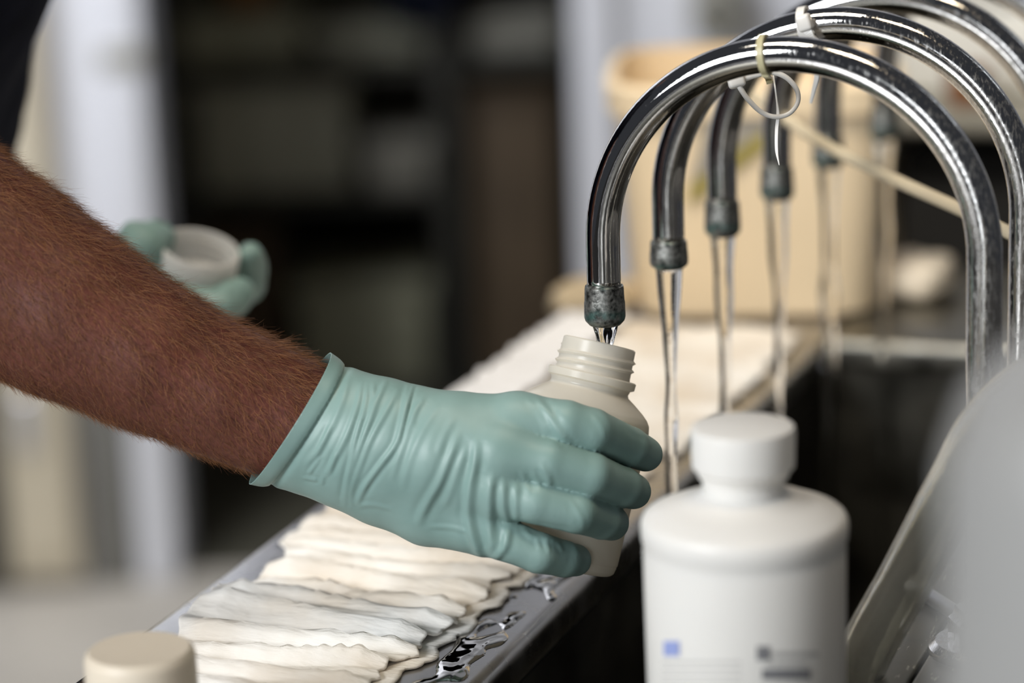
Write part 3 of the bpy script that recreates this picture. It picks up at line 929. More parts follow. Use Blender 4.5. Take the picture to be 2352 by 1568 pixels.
# ================================================================== the held bottle
cx, cy = -0.2272, 0.9738                        # image direction of the bottle's tilt
BA = R @ np.array([-cx * 1.0, cy * 1.0, -0.02]); BA /= np.linalg.norm(BA)   # up along the bottle
TOP = cs(1378, 787, -13)
btl = thing('sample_bottle', TOP - BA * 0.107, 'translucent wide-mouth sample bottle held tilted under the faucet', 'bottle')
down = -BA
prof = []


def bot_r(s):
    pts = [(0, .0166), (.0006, .0174), (.014, .0178), (.0150, .0180), (.0152, .0206), (.0158, .0212), (.0188, .0210), (.0196, .0192), (.0215, .0186), (.0228, .0192),
           (.0250, .0225), (.0285, .0272), (.0310, .0300), (.0335, .0316), (.0370, .0323), (.0700, .0322), (.1010, .0320), (.1016, .0316), (.1022, .0317), (.1050, .0310), (.1064, .0295), (.1070, .0270)]
    return np.interp(s, [p[0] for p in pts], [p[1] for p in pts])


def thread(s, a):
    if not 0.003 < s < 0.0135: return 0
    ph = ((s - 0.0042) / 0.0040 - a / (2 * math.pi)) % 1.0
    turn = (s - 0.0042) / 0.0040 - a / (2 * math.pi)
    if turn < -0.3 or turn > 1.75: return 0
    d = min(ph, 1 - ph) * 0.0040
    return 0.0014 * max(0, 1 - d / 0.0011)


ss = np.unique(np.concatenate([np.arange(0, .014, .00022), [.0150, .0152, .0158, .0175, .0188, .0196], np.linspace(.0195, .037, 28), np.linspace(.04, .1, 14), np.linspace(.1006, .107, 16)]))
outer = [(s, bot_r(s)) for s in ss]
inner = [(s, bot_r(s) - .0016 - (.0028 if .0149 < s < .0199 else 0)) for s in ss[::-1] if s < .1055]
prof = outer + [(.1066, .020), (.1062, 0.0)] + [(.1052, 0.0), (.1052, .028)] + inner + [outer[0]]
lathe('body', prof, TOP, down, btl, 'bottle', 96, rfun=lambda s, a: thread(s, a), auto=False)
sharp(bpy.data.objects[btl.name].children[0] if btl.children else [o for o in COL.objects if o.parent == btl][0], 45)

# ================================================================== person
person = thing('person', (-0.62, 0.10, 0.0), 'person in a navy shirt reaching in from the left with green gloves, holding a bottle', 'person')

G4 = 0.0009
hand_pts = {
    'index': [(cs(1190, 966, 34), .0122), (cs(1300, 974, 40), .0106), (cs(1360, 988, 38), .0099), (cs(1446, 1026, 18), .0090), (cs(1482, 1043, 6), .0080)],
    'middle': [(cs(1150, 1042, 41), .0130), (cs(1262, 1062, 46), .0104), (cs(1358, 1090, 43), .0098), (cs(1430, 1118, 25), .0089), (cs(1455, 1128, 14), .0081)],
    'ring': [(cs(1122, 1122, 39), .0122), (cs(1232, 1151, 45), .0101), (cs(1325, 1175, 43), .0096), (cs(1382, 1193, 28), .0088), (cs(1405, 1201, 18), .0079)],
    'pinky': [(cs(1102, 1200, 32), .0115), (cs(1165, 1240, 38), .0095), (cs(1238, 1269, 38), .0091), (cs(1295, 1283, 29), .0081), (cs(1321, 1286, 21), .0073)],
    'thumb': [(cs(960, 990, -6), .0160), (cs(1080, 985, -36), .0130), (cs(1180, 985, -57), .0108), (cs(1270, 990, -61), .0090)],
}
palm_ch = [
    [(cs(560, 852, 6), .0195), (cs(700, 918, 9), .0190), (cs(800, 953, 14), .0190), (cs(880, 962, 20), .0178), (cs(1050, 968, 29), .0128), (cs(1190, 970, 33), .0120)],
    [(cs(840, 1000, 20), .0190), (cs(1010, 1025, 34), .0150), (cs(1150, 1042, 41), .0130)],
    [(cs(840, 1045, 18), .0190), (cs(1000, 1085, 32), .0150), (cs(1122, 1122, 39), .0122)],
    [(cs(520, 970, 6), .0205), (cs(640, 1012, 8), .0196), (cs(780, 1062, 11), .0190), (cs(880, 1110, 14), .0190), (cs(985, 1165, 20), .0168), (cs(1102, 1208, 30), .0128)],
    [(cs(540, 905, 8), .0285), (cs(700, 962, 9), .0262), (cs(820, 1010, 12), .0230), (cs(1000, 1060, 20), .0180)],
]


def bounds(chs, pad):
    P = np.array([p[0] for c in chs for p in c]); r = max(p[1] for c in chs for p in c)
    return P.min(0) - r - pad, P.max(0) + r + pad


allch = palm_ch + list(hand_pts.values())
lo, hi = bounds(allch, 0.006)
ax_, G = grid(lo, hi, 0.00115)
pm = None
for c in palm_ch:
    d = chain(G, c, .003)
    pm = d if pm is None else smin(pm, d, .012)
fin = None
for nme in ('index', 'middle', 'ring', 'pinky', 'thumb'):
    d = smin(pm, chain(G, hand_pts[nme], .0012), .007)
    fin = d if fin is None else smin(fin, d, .0007)
HV, HQ = surface_nets(fin.astype(np.float32), ax_, 2)
del G, pm, fin, d

# cut at the cuff
CUT_P = cs(665, 966, 12)
CUT_N = R @ np.array([.85, -.528, -.16]); CUT_N /= np.linalg.norm(CUT_N)
keep = ((HV - CUT_P) @ CUT_N) > -0.0045
HQ = HQ[keep[HQ].all(1)]
used = np.unique(HQ); mp_ = -np.ones(len(HV), int); mp_[used] = np.arange(len(used)); HV = HV[used]; HQ = mp_[HQ]
HV, HQ = subdivide(HV, HQ)
HN = normals(HV, HQ)

# folds of the stretched film, traced as lines over the back of the hand
ZX = lambda p: (560 + p[0] * .4252, 740 + p[1] * .4252)
folds = [
    (.7, 7, [(565, 290), (535, 420), (475, 560), (405, 680), (335, 770)]),
    (.8, 6, [(640, 330), (615, 450), (560, 600), (490, 740), (440, 830)]),
    (.8, 5, [(668, 330), (655, 440), (612, 600), (575, 760), (530, 960)]),
    (1.0, 6, [(770, 320), (720, 420), (670, 560), (610, 720), (560, 900), (548, 990)]),
    (.8, 6, [(830, 370), (770, 480), (690, 620), (640, 740), (585, 900), (580, 1000)]),
    (1.2, 6, [(892, 335), (872, 450), (842, 580), (815, 670), (740, 770), (660, 880), (610, 980)]),
    (.7, 4, [(918, 330), (885, 450), (858, 560), (835, 650)]),
    (.5, 7, [(960, 420), (900, 520), (850, 680), (800, 850)]),
    (.55, 8, [(1050, 450), (960, 600), (900, 740), (860, 900)]),
    (.4, 8, [(1130, 520), (1080, 620), (1050, 720)]),
    (1.2, 9, [(1160, 600), (1110, 740), (1060, 860), (990, 980), (940, 1090)]),
    (.5, 8, [(1200, 680), (1150, 800), (1110, 930), (1080, 1000)]),
    (1.9, 9, [(1258, 640), (1248, 760), (1222, 890), (1214, 1020), (1228, 1130), (1262, 1220), (1312, 1285)]),
    (1.4, 10, [(1345, 820), (1325, 950), (1330, 1130), (1348, 1290)]),
    (.9, 8, [(1400, 840), (1402, 1000), (1440, 1090)]),
    (.7, 7, [(1470, 880), (1470, 1080)]),
    (1.5, 8, [(1570, 410), (1640, 490), (1690, 575), (1765, 665)]),
    (.6, 7, [(1530, 410), (1600, 500), (1650, 590)]),
    (.9, 7, [(1600, 770), (1640, 830), (1655, 890)]),
    (.5, 6, [(1500, 800), (1545, 930)]), (.5, 6, [(1560, 800), (1605, 905)]),
    (.8, 6, [(1500, 1110), (1560, 1160), (1640, 1172), (1705, 1185)]),
    (.6, 5, [(1630, 1170), (1650, 1250)]), (.6, 5, [(1690, 1180), (1722, 1240)]), (.5, 5, [(1580, 1165), (1600, 1230)]),
    (.9, 8, [(1352, 1285), (1410, 1210), (1430, 1110)]),
    (.6, 5, [(470, 560), (430, 650), (380, 745)]), (.5, 4, [(420, 720), (350, 820)]), (.4, 4, [(320, 835), (400, 852)]),
    (.5, 5, [(500, 700), (462, 820)]), (.5, 5, [(430, 830), (420, 880)]),
    (.35, 5, [(620, 990), (700, 985), (800, 1010)]), (.4, 5, [(1000, 1100), (1130, 1110), (1210, 1140)]),
    (.5, 6, [(700, 330), (690, 430), (640, 540)]), (.5, 6, [(980, 400), (930, 480), (905, 560)]),
    (.35, 6, [(1880, 500), (1930, 560), (1950, 620)]), (.4, 5, [(2050, 540), (2110, 590), (2180, 620)]),
    (.4, 6, [(1760, 960), (1820, 1050), (1830, 1120)]),
    (.5, 5, [(1480, 1100), (1560, 1105), (1640, 1110), (1780, 1135)]),
]
view = CAM - HV; view /= np.linalg.norm(view, axis=1)[:, None]
face = np.clip(((HN * view).sum(1) + 0.15) / 0.5, 0, 1)
qx, qy, _ = proj(HV)
disp_ = np.zeros(len(HV))
for amp, wpx, pl in folds:
    P = np.array([ZX(p) for p in pl]); P = spline(P, 8 * len(P))
    a, b = P[:-1], P[1:]
    sel = (qx > P[:, 0].min() - 60) & (qx < P[:, 0].max() + 60) & (qy > P[:, 1].min() - 60) & (qy < P[:, 1].max() + 60) & (face > 0)
    X = np.stack([qx[sel], qy[sel]], 1)
    best = np.full(len(X), 1e9); bs = np.zeros(len(X)); bt = np.zeros(len(X))
    for i in range(len(a)):
        ab = b[i] - a[i]; L = ab @ ab + 1e-9
        t = np.clip(((X - a[i]) @ ab) / L, 0, 1)
        v = X - a[i] - t[:, None] * ab
        dd = np.hypot(v[:, 0], v[:, 1]); s = np.sign(ab[0] * v[:, 1] - ab[1] * v[:, 0])
        m = dd < best
        best[m] = dd[m]; bs[m] = s[m]; bt[m] = (i + t[m]) / len(a)
    sd = best * bs
    fade = np.clip(np.minimum(bt, 1 - bt) * 6, 0, 1) * 0.8 + 0.2
    fade *= np.where((bt <= 0) | (bt >= 1), np.exp(-(best / wpx) ** 2), 1)
    prof_ = np.exp(-(sd / wpx) ** 2) - 0.55 * np.exp(-((np.abs(sd) - 1.9 * wpx) / (1.1 * wpx)) ** 2)
    if P[:, 0].min() > 1190: amp = amp * 0.6
    disp_[sel] += amp * 0.00062 * prof_ * fade
low = fbm(HV[::1] * 1.0, 55.0, 2) * 0.00022
HV = HV + HN * (disp_ * face + low)[:, None]
# rolled cuff: a flared band at the open end
s = (HV - CUT_P) @ CUT_N
axis_c = R @ np.array([.888, -.456, .05]); axis_c /= np.linalg.norm(axis_c)
rad = HV - cs(668, 962, 9); rad = rad - (rad @ axis_c)[:, None] * axis_c; rad /= np.maximum(np.linalg.norm(rad, axis=1), 1e-6)[:, None]
fl = np.where(s < .0075, 0.0012 * np.clip((.0075 - s) / .0075, 0, 1.4) ** 1.0 + 0.0010, 0) - 0.0011 * np.exp(-((s - .0085) / .0022) ** 2)
HV = HV + rad * fl[:, None]
me = bpy.data.meshes.new('glove')
me.from_pydata(HV.tolist(), [], HQ.tolist())
bm = bmesh.new(); bm.from_mesh(me)
bmesh.ops.bisect_plane(bm, geom=bm.verts[:] + bm.edges[:] + bm.faces[:], plane_co=Vector(CUT_P), plane_no=Vector(CUT_N), clear_inner=True)
bm.to_mesh(me); bm.free()
glove = link('glove', me, person, 'glove')
md = glove.modifiers.new('film', 'SOLIDIFY'); md.thickness = 0.0005; md.offset = 0
glove['label'] = 'pale green nitrile glove wrinkled over the hand with the bottle'

# --- the other hand: glove around a lid, farther away
DL = 1.50
lh = [
    [(cs(60, 690, -45, DL), .030), (cs(215, 658, -12, DL), .027), (cs(320, 645, -14, DL), .0215), (cs(375, 668, -14, DL), .0165)],
    [(cs(300, 600, 6, DL), .0180), (cs(325, 568, 8, DL), .0150), (cs(352, 550, 0, DL), .0110), (cs(368, 545, -8, DL), .0085)],
    [(cs(340, 676, 10, DL), .0150), (cs(430, 706, 18, DL), .0112), (cs(505, 706, 16, DL), .0108), (cs(550, 676, 6, DL), .0094)],
    [(cs(400, 690, -8, DL), .0130), (cs(500, 700, -18, DL), .0106), (cs(566, 655, -26, DL), .0098), (cs(580, 608, -16, DL), .0088), (cs(574, 590, -6, DL), .0074)],
    [(cs(330, 668, -20, DL), .0165), (cs(420, 706, -12, DL), .0130), (cs(500, 706, -4, DL), .0105)],
]
lo, hi = bounds(lh, 0.006)
ax_, G = grid(lo, hi, 0.0018)
d = chain(G, lh[0], .003)
for c, k in zip(lh[1:], (.006, .004, .004, .008)):
    d = smin(d, chain(G, c, .0015), k)
V2, Q2 = surface_nets(d.astype(np.float32), ax_, 2); del G, d
N2 = normals(V2, Q2)
V2 = V2 + N2 * (fbm(V2, 70, 3) * 0.0016)[:, None]
V2, Q2 = subdivide(V2, Q2)
cutp = cs(150, 668, -28, DL); cutn = R @ np.array([1, .1, .2])
me = bpy.data.meshes.new('glove'); me.from_pydata(V2.tolist(), [], Q2.tolist())
bm = bmesh.new(); bm.from_mesh(me)
bmesh.ops.bisect_plane(bm, geom=bm.verts[:] + bm.edges[:] + bm.faces[:], plane_co=Vector(cutp), plane_no=Vector(cutn), clear_inner=True)
bm.to_mesh(me); bm.free()
gl2 = link('glove', me, person, 'glove'); gl2['label'] = 'blurred green glove holding a pale screw lid'

LA = R @ np.array([.213, .854, .475]); LA /= np.linalg.norm(LA)
LT = cs(459, 568, 4, DL)
lid = thing('bottle_lid', LT - LA * .021, 'translucent white screw lid held open side up in the rear glove', 'lid')
lathe('shell', [(0, .0205), (0, .0222), (-.001, .0227), (-.019, .0227), (-.021, .0215), (-.021, 0.0), (-.0195, 0.0), (-.0195, .0205), (0, .0205)], LT, LA, lid, 'lid', 64)
for k in range(2):
    lathe('thread_ridge', [(-.005 - .005 * k, .0206), (-.0058 - .005 * k, .0196), (-.0066 - .005 * k, .0206)], LT, LA, lid, 'lid', 64)

# --- body: one continuous skin, arms running into the gloves
sh_r, sh_l = np.array([-.545, -.10, 1.41]), np.array([-.565, .31, 1.41])
el_r = cs(-290, 440, 8); el_l = np.array([-.60, .385, 1.03])
wr_l = cs(60, 690, -45, DL)
arm_r = [(sh_r, .058), (sh_r * .45 + el_r * .55, .050), (el_r, .044), (cs(-150, 530, 5), .0470), (cs(0, 628, 5), .0455), (cs(150, 716, 8), .0408), (cs(330, 815, 8), .0352),
         (cs(500, 894, 5), .0312), (cs(600, 936, 1), .0300), (cs(690, 971, 2), .0278), (cs(800, 1012, 10), .0200), (cs(860, 1030, 14), .016)]
arm_l = [(sh_l, .058), (sh_l * .5 + el_l * .5, .050), (el_l, .042), (el_l * .6 + wr_l * .4, .040), (wr_l, .026), (cs(215, 655, -12, DL), .022)]
torso = [[(np.array([-0.615, .00, .98]), .125), (np.array([-0.585, .02, 1.12]), .130), (np.array([-0.545, .02, 1.30]), .122), (np.array([-0.555, .06, 1.42]), .09)],
         [(np.array([-0.615, .20, .98]), .125), (np.array([-0.585, .19, 1.12]), .130), (np.array([-0.545, .19, 1.30]), .122), (np.array([-0.555, .15, 1.42]), .09)],
         [(np.array([-0.565, .105, 1.40]), .08), (np.array([-0.535, .105, 1.52]), .062)]]
legs = [[(np.array([-0.635, .01, .95]), .105), (np.array([-0.625, 0.0, .52]), .066), (np.array([-0.645, 0.0, .46]), .060), (np.array([-0.655, 0.0, .10]), .042), (np.array([-0.655, 0, .05]), .045)],
        [(np.array([-0.635, .20, .95]), .105), (np.array([-0.625, .21, .52]), .066), (np.array([-0.645, .21, .46]), .060), (np.array([-0.655, .21, .10]), .042), (np.array([-0.655, .21, .05]), .045)]]


def sdf_mesh(groups, h, relax=2, sub=0, off=0.0, kin=0.006):
    lo, hi = bounds([g[0] for g in groups], 0.02 + off)
    ax_, G = grid(lo, hi, h); d = None
    for c, k in groups:
        e = chain(G, [(p, r + off) for p, r in c], kin)
        d = e if d is None else smin(d, e, k)
    V, Q = surface_nets(d.astype(np.float32), ax_, relax)
    for _ in range(sub): V, Q = subdivide(V, Q)
    return V, Q


BV, BQ = sdf_mesh([(arm_r, .025), (arm_l, .025)] + [(t, .05) for t in torso] + [(l_, .04) for l_ in legs], 0.0072, 3, 1)
# fine undulation of the forearm
BN = normals(BV, BQ)
me = bpy.data.meshes.new('body'); me.from_pydata(BV.tolist(), [], BQ.tolist())
body = link('body', me, person, 'skin')

# shirt: torso and short sleeves
sl_r = [(sh_r, .074), (sh_r * .45 + el_r * .55, .068)]
sl_l = [(sh_l, .074), (sh_l * .5 + el_l * .5, .066)]
belly = [(np.array([-.575, .10, 1.06]), .10), (np.array([-.474, .105, 1.28]), .125), (np.array([-.545, .105, 1.36]), .10)]
SV, SQ = sdf_mesh([(t, .06) for t in torso[:2]] + [(belly, .06), (sl_r, .04), (sl_l, .04)], 0.009, 3, 1, 0.012)
SN = normals(SV, SQ)
SV = SV + SN * (fbm(SV, 9, 3) * 0.006)[:, None]
me = bpy.data.meshes.new('shirt'); me.from_pydata(SV.tolist(), [], SQ.tolist()); shirt = link('shirt', me, person, 'navy')
TV, TQ = sdf_mesh([(l_[:4], .05) for l_ in legs] + [([(np.array([-.635, .0, .98]), .12), (np.array([-.635, .21, .98]), .12)], .05)], 0.010, 3, 1, 0.012)
me = bpy.data.meshes.new('trousers'); me.from_pydata(TV.tolist(), [], TQ.tolist()); link('trousers', me, person, 'trousers')
for yy in (0.0, .21):
    V, Q = sdf_mesh([([(np.array([-.675, yy, .055]), .048), (np.array([-.535, yy, .042]), .040), (np.array([-.475, yy, .036]), .034)], .02)], 0.006, 2, 0)
    V[:, 2] = np.maximum(V[:, 2], 0.0)
    me = bpy.data.meshes.new('shoe'); me.from_pydata(V.tolist(), [], Q.tolist()); link('shoe', me, person, 'trousers')

# hair on the reaching forearm
fc = BV[BQ].mean(1); fn = np.cross(BV[BQ[:, 2]] - BV[BQ[:, 0]], BV[BQ[:, 3]] - BV[BQ[:, 1]]); fa = np.linalg.norm(fn, axis=1) / 2; fn = fn / (2 * fa[:, None])
px_, py_, pd = proj(fc)
vw = CAM - fc; vw /= np.linalg.norm(vw, axis=1)[:, None]
ok = (px_ > -120) & (px_ < 770) & (py_ > 250) & (py_ < 1180) & (((fc - CUT_P) @ CUT_N) < -0.001) & ((fn * vw).sum(1) > -0.45) & (pd < 1.36)
ids = np.where(ok)[0]
NH = 17000
pick = rng.choice(ids, NH, p=fa[ids] / fa[ids].sum())
tw = R @ np.array([.86, -.5, .05]); dn = np.array([0, 0, -1.0])
HVt, HFc = [], []
up_side = fn[pick] @ (R @ np.array([0.45, .89, 0]))
for i, f in enumerate(pick):
    q = BQ[f]; a, b = rng.random(2)
    p = BV[q[0]] * (1 - a) * (1 - b) + BV[q[1]] * a * (1 - b) + BV[q[2]] * a * b + BV[q[3]] * (1 - a) * b
    n_ = fn[f]; L = rng.uniform(.005, .0115) * (1.25 if up_side[i] > .45 else 1.0 if up_side[i] > -.2 else .75)
    flow = tw * rng.normal(.55, .35) + dn * rng.normal(.55, .3) + rng.normal(0, .28, 3)
    flow -= n_ * (flow @ n_); fl_ = np.linalg.norm(flow); flow /= fl_ + 1e-9
    lift = rng.uniform(.25, .75)
    bend = rng.normal(0, .45, 3)
    pts = []
    for k in range(5):
        t = k / 4
        pts.append(p - n_ * .0002 + L * t * (flow * (1 - lift * .5) + n_ * lift * (1 - .45 * t)) + L * t * t * .35 * bend)
    w0 = rng.uniform(.00005, .000085)
    s1 = np.cross(flow, n_); s2 = n_
    base = len(HVt)
    for k in range(5):
        ww = w0 * (1 - .75 * k / 4)
        HVt += [pts[k] + ww * s1, pts[k] - ww * .5 * s1 + ww * .87 * s2, pts[k] - ww * .5 * s1 - ww * .87 * s2]
    for k in range(4):
        for m in range(3):
            HFc.append((base + k * 3 + m, base + k * 3 + (m + 1) % 3, base + k * 3 + 3 + (m + 1) % 3, base + k * 3 + 3 + m))
me = bpy.data.meshes.new('arm_hair'); me.from_pydata([tuple(v) for v in HVt], [], HFc)
hr_ = link('arm_hair', me, person, 'hair'); hr_['kind'] = 'stuff'; hr_['label'] = 'fine ginger hair covering the forearm'


# ================================================================== towel and puddles on the ledge
lpx = [(330, 1600), (430, 1452), (470, 1428), (540, 1372), (560, 1392), (592, 1342), (655, 1322), (668, 1300), (640, 1268), (700, 1228), (745, 1205), (800, 1140), (860, 1090)]
rpx = [(800, 1660), (885, 1568), (905, 1540), (975, 1522), (985, 1490), (1060, 1450), (1085, 1405), (1140, 1392), (1146, 1350), (1180, 1348), (1215, 1318), (1262, 1290), (1330, 1230), (1400, 1160)]
Lw = np.array([on(x, y, 2, ZL)[:2] for x, y in lpx]); Rw = np.array([on(x, y, 2, ZL)[:2] for x, y in rpx])


def towel_sheet(name, parent, inset_l, inset_r, zoff, seed, amp, material, ny=200, nx=90):
    V, Fc = [], []
    sl = np.linspace(0, 1, len(Lw)); sr = np.linspace(0, 1, len(Rw))
    ys = np.linspace(-0.155, 0.235, ny)
    xl = np.interp(ys, np.maximum.accumulate(Lw[:, 1]), Lw[:, 0]); xr = np.interp(ys, np.maximum.accumulate(Rw[:, 1]), Rw[:, 0])
    for i, y in enumerate(ys):
        jl = 0.004 * noise.noise(Vector((y * 90, seed, 0))); jr = 0.0035 * noise.noise(Vector((y * 160, seed + 5, 0)))
        for j in range(nx):
            t = j / (nx - 1)
            x = (xl[i] + inset_l + jl) * (1 - t) + (min(xr[i] - inset_r + jr, XR - .006)) * t
            wy = y + 0.014 * noise.noise(Vector((x * 14, y * 9, seed)))
            f1 = abs(math.sin(wy * 150 + 1.4 * noise.noise(Vector((x * 10, y * 22, seed + 2)))))
            f2 = abs(math.sin(wy * 330 + 2.0 * noise.noise(Vector((x * 16, y * 30, seed + 3)))))
            big = noise.noise(Vector((x * 7, wy * 26, seed + 9)))
            edge = min(1, min(t, 1 - t) * 9)
            lift = 0.010 * max(0, 1 - t * 4.0) * max(0, noise.noise(Vector((y * 34, 2.2, seed))) + .25)
            z = ZL + zoff + amp * ((1 - f1) ** 1.6 * 0.0075 + (1 - f2) * 0.0022 + max(0, big) * 0.012) * (0.35 + 0.65 * edge) + lift * amp + 0.0003
            V.append((x, y, z))
    for i in range(ny - 1):
        for j in range(nx - 1):
            Fc.append((i * nx + j, i * nx + j + 1, (i + 1) * nx + j + 1, (i + 1) * nx + j))
    o = mesh(name, V, Fc, parent, material)
    md = o.modifiers.new('thick', 'SOLIDIFY'); md.thickness = 0.0012; md.offset = 1
    return o


tw_o = thing('paper_towel', (-.12, .03, ZL), 'crumpled cream paper towel laid along the wet sink ledge in the foreground', 'towel')
towel_sheet('lower_layer', tw_o, .010, -.005, .0004, 3.3, 0.12, 'towel', 120, 50)
towel_sheet('upper_layer', tw_o, .0, .003, .0022, 1.7, 1.0, 'towel')


def flat_sheet(name, parent, xs, ys, zoff, amp, seed, material, nx=40, ny=90):
    V, Fc = [], []
    for i in range(ny):
        for j in range(nx):
            t, g = j / (nx - 1), i / (ny - 1)
            y = ys[0] + (ys[1] - ys[0]) * g + .006 * noise.noise(Vector((t * 4, g * 2, seed)))
            x = xs[0] + (xs[1] - xs[0]) * t + .005 * noise.noise(Vector((g * 9, t * 2, seed + 4)))
            z = ZL + zoff + amp * (abs(noise.noise(Vector((x * 18, y * 55, seed)))) + .4 * abs(math.sin(y * 120 + 3 * noise.noise(Vector((x * 9, y * 12, seed))))))
            V.append((x, y, z))
    for i in range(ny - 1):
        for j in range(nx - 1): Fc.append((i * nx + j, i * nx + j + 1, (i + 1) * nx + j + 1, (i + 1) * nx + j))
    o = mesh(name, V, Fc, parent, material)
    md = o.modifiers.new('thick', 'SOLIDIFY'); md.thickness = .001; md.offset = 1
    return o


tw2 = thing('paper_towel', (-.13, .40, ZL), 'flat cream paper towel with a lit edge painted white on the ledge behind the held bottle', 'towel')
flat_sheet('sheet', tw2, (-.190, -.046), (.262, .552), .0006, .0045, 3.0, 'towel')
flat_sheet('lit_edge', tw2, (-.211, -.168), (.300, .540), .0085, .006, 8.0, 'lit_paper')  # white strip painting the window light on the raised towel edge


def puddle(name, x0, x1, y0, y1, thr, seed, label, sc=110, hh=.0016):
    nx, ny = 70, int(70 * (y1 - y0) / (x1 - x0)); ny = min(ny, 260)
    H = np.zeros((nx, ny))
    for i in range(nx):
        for j in range(ny):
            x = x0 + (x1 - x0) * i / (nx - 1); y = y0 + (y1 - y0) * j / (ny - 1)
            e = min(1, 4 * min(i, nx - 1 - i) / nx) * min(1, 4 * min(j, ny - 1 - j) / ny)
            H[i, j] = noise.noise(Vector((x * sc, y * sc * .6, seed))) * .7 + .5 * e - thr
    H = np.clip(H * 3, -1, 1)
    V, Fc, idn = [], [], {}
    for i in range(nx - 1):
        for j in range(ny - 1):
            if H[i:i + 2, j:j + 2].max() > 0:
                f = []
                for (a, b) in ((i, j), (i + 1, j), (i + 1, j + 1), (i, j + 1)):
                    if (a, b) not in idn:
                        idn[(a, b)] = len(V)
                        h_ = max(0, H[a, b])
                        V.append((x0 + (x1 - x0) * a / (nx - 1), y0 + (y1 - y0) * b / (ny - 1), ZL + .0002 + hh * math.sqrt(h_) * (1 + .3 * noise.noise(Vector((a * .06, b * .06, seed))))))
                    f.append(idn[(a, b)])
                Fc.append(f)
    o = mesh(name, V, Fc, None, 'wet')
    return tag(o, label, 'water', 'water on the ledge')


puddle('water_puddle', -.062, -.036, 0.015, 0.125, .22, 4.0, 'glinting puddle on the ledge lip under the held bottle', 95)
puddle('water_puddle', -.064, -.039, -.115, 0.005, .30, 9.0, 'shallow puddle along the near edge of the towel', 85, .0014)


# ================================================================== foreground and far objects
def ribs(nr, amp):
    return lambda s, a: amp * (0.5 + 0.5 * math.cos(a * nr))


# big white bottle
pb = at(1706, 975, 1.10); bz = ZL
wbt = thing('white_bottle', (pb[0], pb[1], bz), 'large white plastic bottle with screw cap and printed label in the foreground', 'bottle')
H = pb[2] - bz
lathe('body', [(0, 0), (0, .036), (.002, .0395), (.006, .0412), (H - .052, .0418), (H - .0495, .0415), (H - .0475, .0424), (H - .043, .0427), (H - .0405, .0424), (H - .0388, .0416), (H - .0376, .0402),
               (H - .0335, .030), (H - .0305, .0200), (H - .0285, .0170), (H - .020, .0166), (H - .004, .0166), (H - .004, 0)], (pb[0], pb[1], bz), (0, 0, 1), wbt, 'white_plastic', 72)
lathe('cap', [(H - .0212, .0167), (H - .0212, .0186), (H - .0190, .0190), (H - .0172, .0210), (H - .0030, .0214), (H - .0008, .0208), (H, .0190), (H, .0), ], (pb[0], pb[1], bz), (0, 0, 1), wbt, 'white_plastic', 120,
      rfun=lambda s, a: 0.0003 * math.cos(a * 40) if H - .0170 < s < H - .004 and s > 0 else 0)
lab = None


def decal(px0, px1, py0, py1, material, name='print'):
    """thin print patch following the round bottle wall"""
    V, Fc = [], []; n = 12
    rr = .0420
    def hit(px, py):
        r = R @ np.array([(px - 1176) / F, (784 - py) / F, -1.0]); o = CAM - np.array([pb[0], pb[1], 0])
        A = r[0] ** 2 + r[1] ** 2; B = 2 * (o[0] * r[0] + o[1] * r[1]); C_ = o[0] ** 2 + o[1] ** 2 - rr ** 2
        D_ = B * B - 4 * A * C_
        return CAM + r * ((-B - math.sqrt(max(D_, 0))) / (2 * A))
    cc = np.array([pb[0], pb[1]])
    for j in range(5):
        for i in range(n):
            p = hit(px0 + (px1 - px0) * i / (n - 1), py0 + (py1 - py0) * j / 4)
            V.append(p)
    for j in range(4):
        for i in range(n - 1): Fc.append((j * n + i, j * n + i + 1, (j + 1) * n + i + 1, (j + 1) * n + i))
    return mesh(name, V, Fc, wbt, material)


decal(1524, 1560, 1472, 1506, 'blue_print')
decal(1738, 1768, 1484, 1516, 'grey_ink')
decal(1772, 1880, 1496, 1508, 'faint_ink')
decal(1750, 1862, 1536, 1560, 'grey_ink')
decal(1760, 1850, 1518, 1528, 'faint_ink')
for yy in (1518, 1534, 1550, 1566):
    decal(1520, 1700, yy, yy + 4, 'faint_ink')

# small capped jar at the lower left
pj = at(320, 1490, 1.13)
jar = thing('capped_jar', (pj[0], pj[1], ZL), 'small jar with a ribbed cream cap at the lower left corner of the ledge', 'jar')
hj = pj[2] - ZL
lathe('body', [(0, 0), (0, .026), (.002, .0285), (hj - .034, .0285), (hj - .029, .024), (hj - .026, .020), (hj - .004, .020), (hj - .004, 0)], (pj[0], pj[1], ZL), (0, 0, 1), jar, 'white_plastic', 64)
lathe('cap', [(hj - .026, .0205), (hj - .026, .0236), (hj - .004, .0234), (hj - .0016, .0228), (hj, .0210), (hj - .0003, 0)], (pj[0], pj[1], ZL), (0, 0, 1), jar, 'cream_plastic', 160,
      rfun=lambda s, a: 0.00035 * math.cos(a * 40) if hj - .0255 < s < hj - .005 else 0)

# large white jug close to the camera at the right
pg = at(2660, 800, .66)
jug = thing('white_jug', (pg[0], pg[1], ZL), 'large out-of-focus white jug at the right edge, closest to the camera', 'jug')
hg = pg[2] - ZL
lathe('body', [(0, 0), (0, .048), (.004, .053), (hg * .45, .0535), (hg - .03, .0515), (hg - .012, .046), (hg - .002, .036), (hg + .01, .022), (hg + .03, .019), (hg + .03, 0)], (pg[0], pg[1], ZL), (0, 0, 1), jug, 'milky', 72)
lathe('cap', [(hg + .012, .0195), (hg + .012, .023), (hg + .036, .023), (hg + .038, .021), (hg + .038, 0)], (pg[0], pg[1], ZL), (0, 0, 1), jug, 'milky', 48)

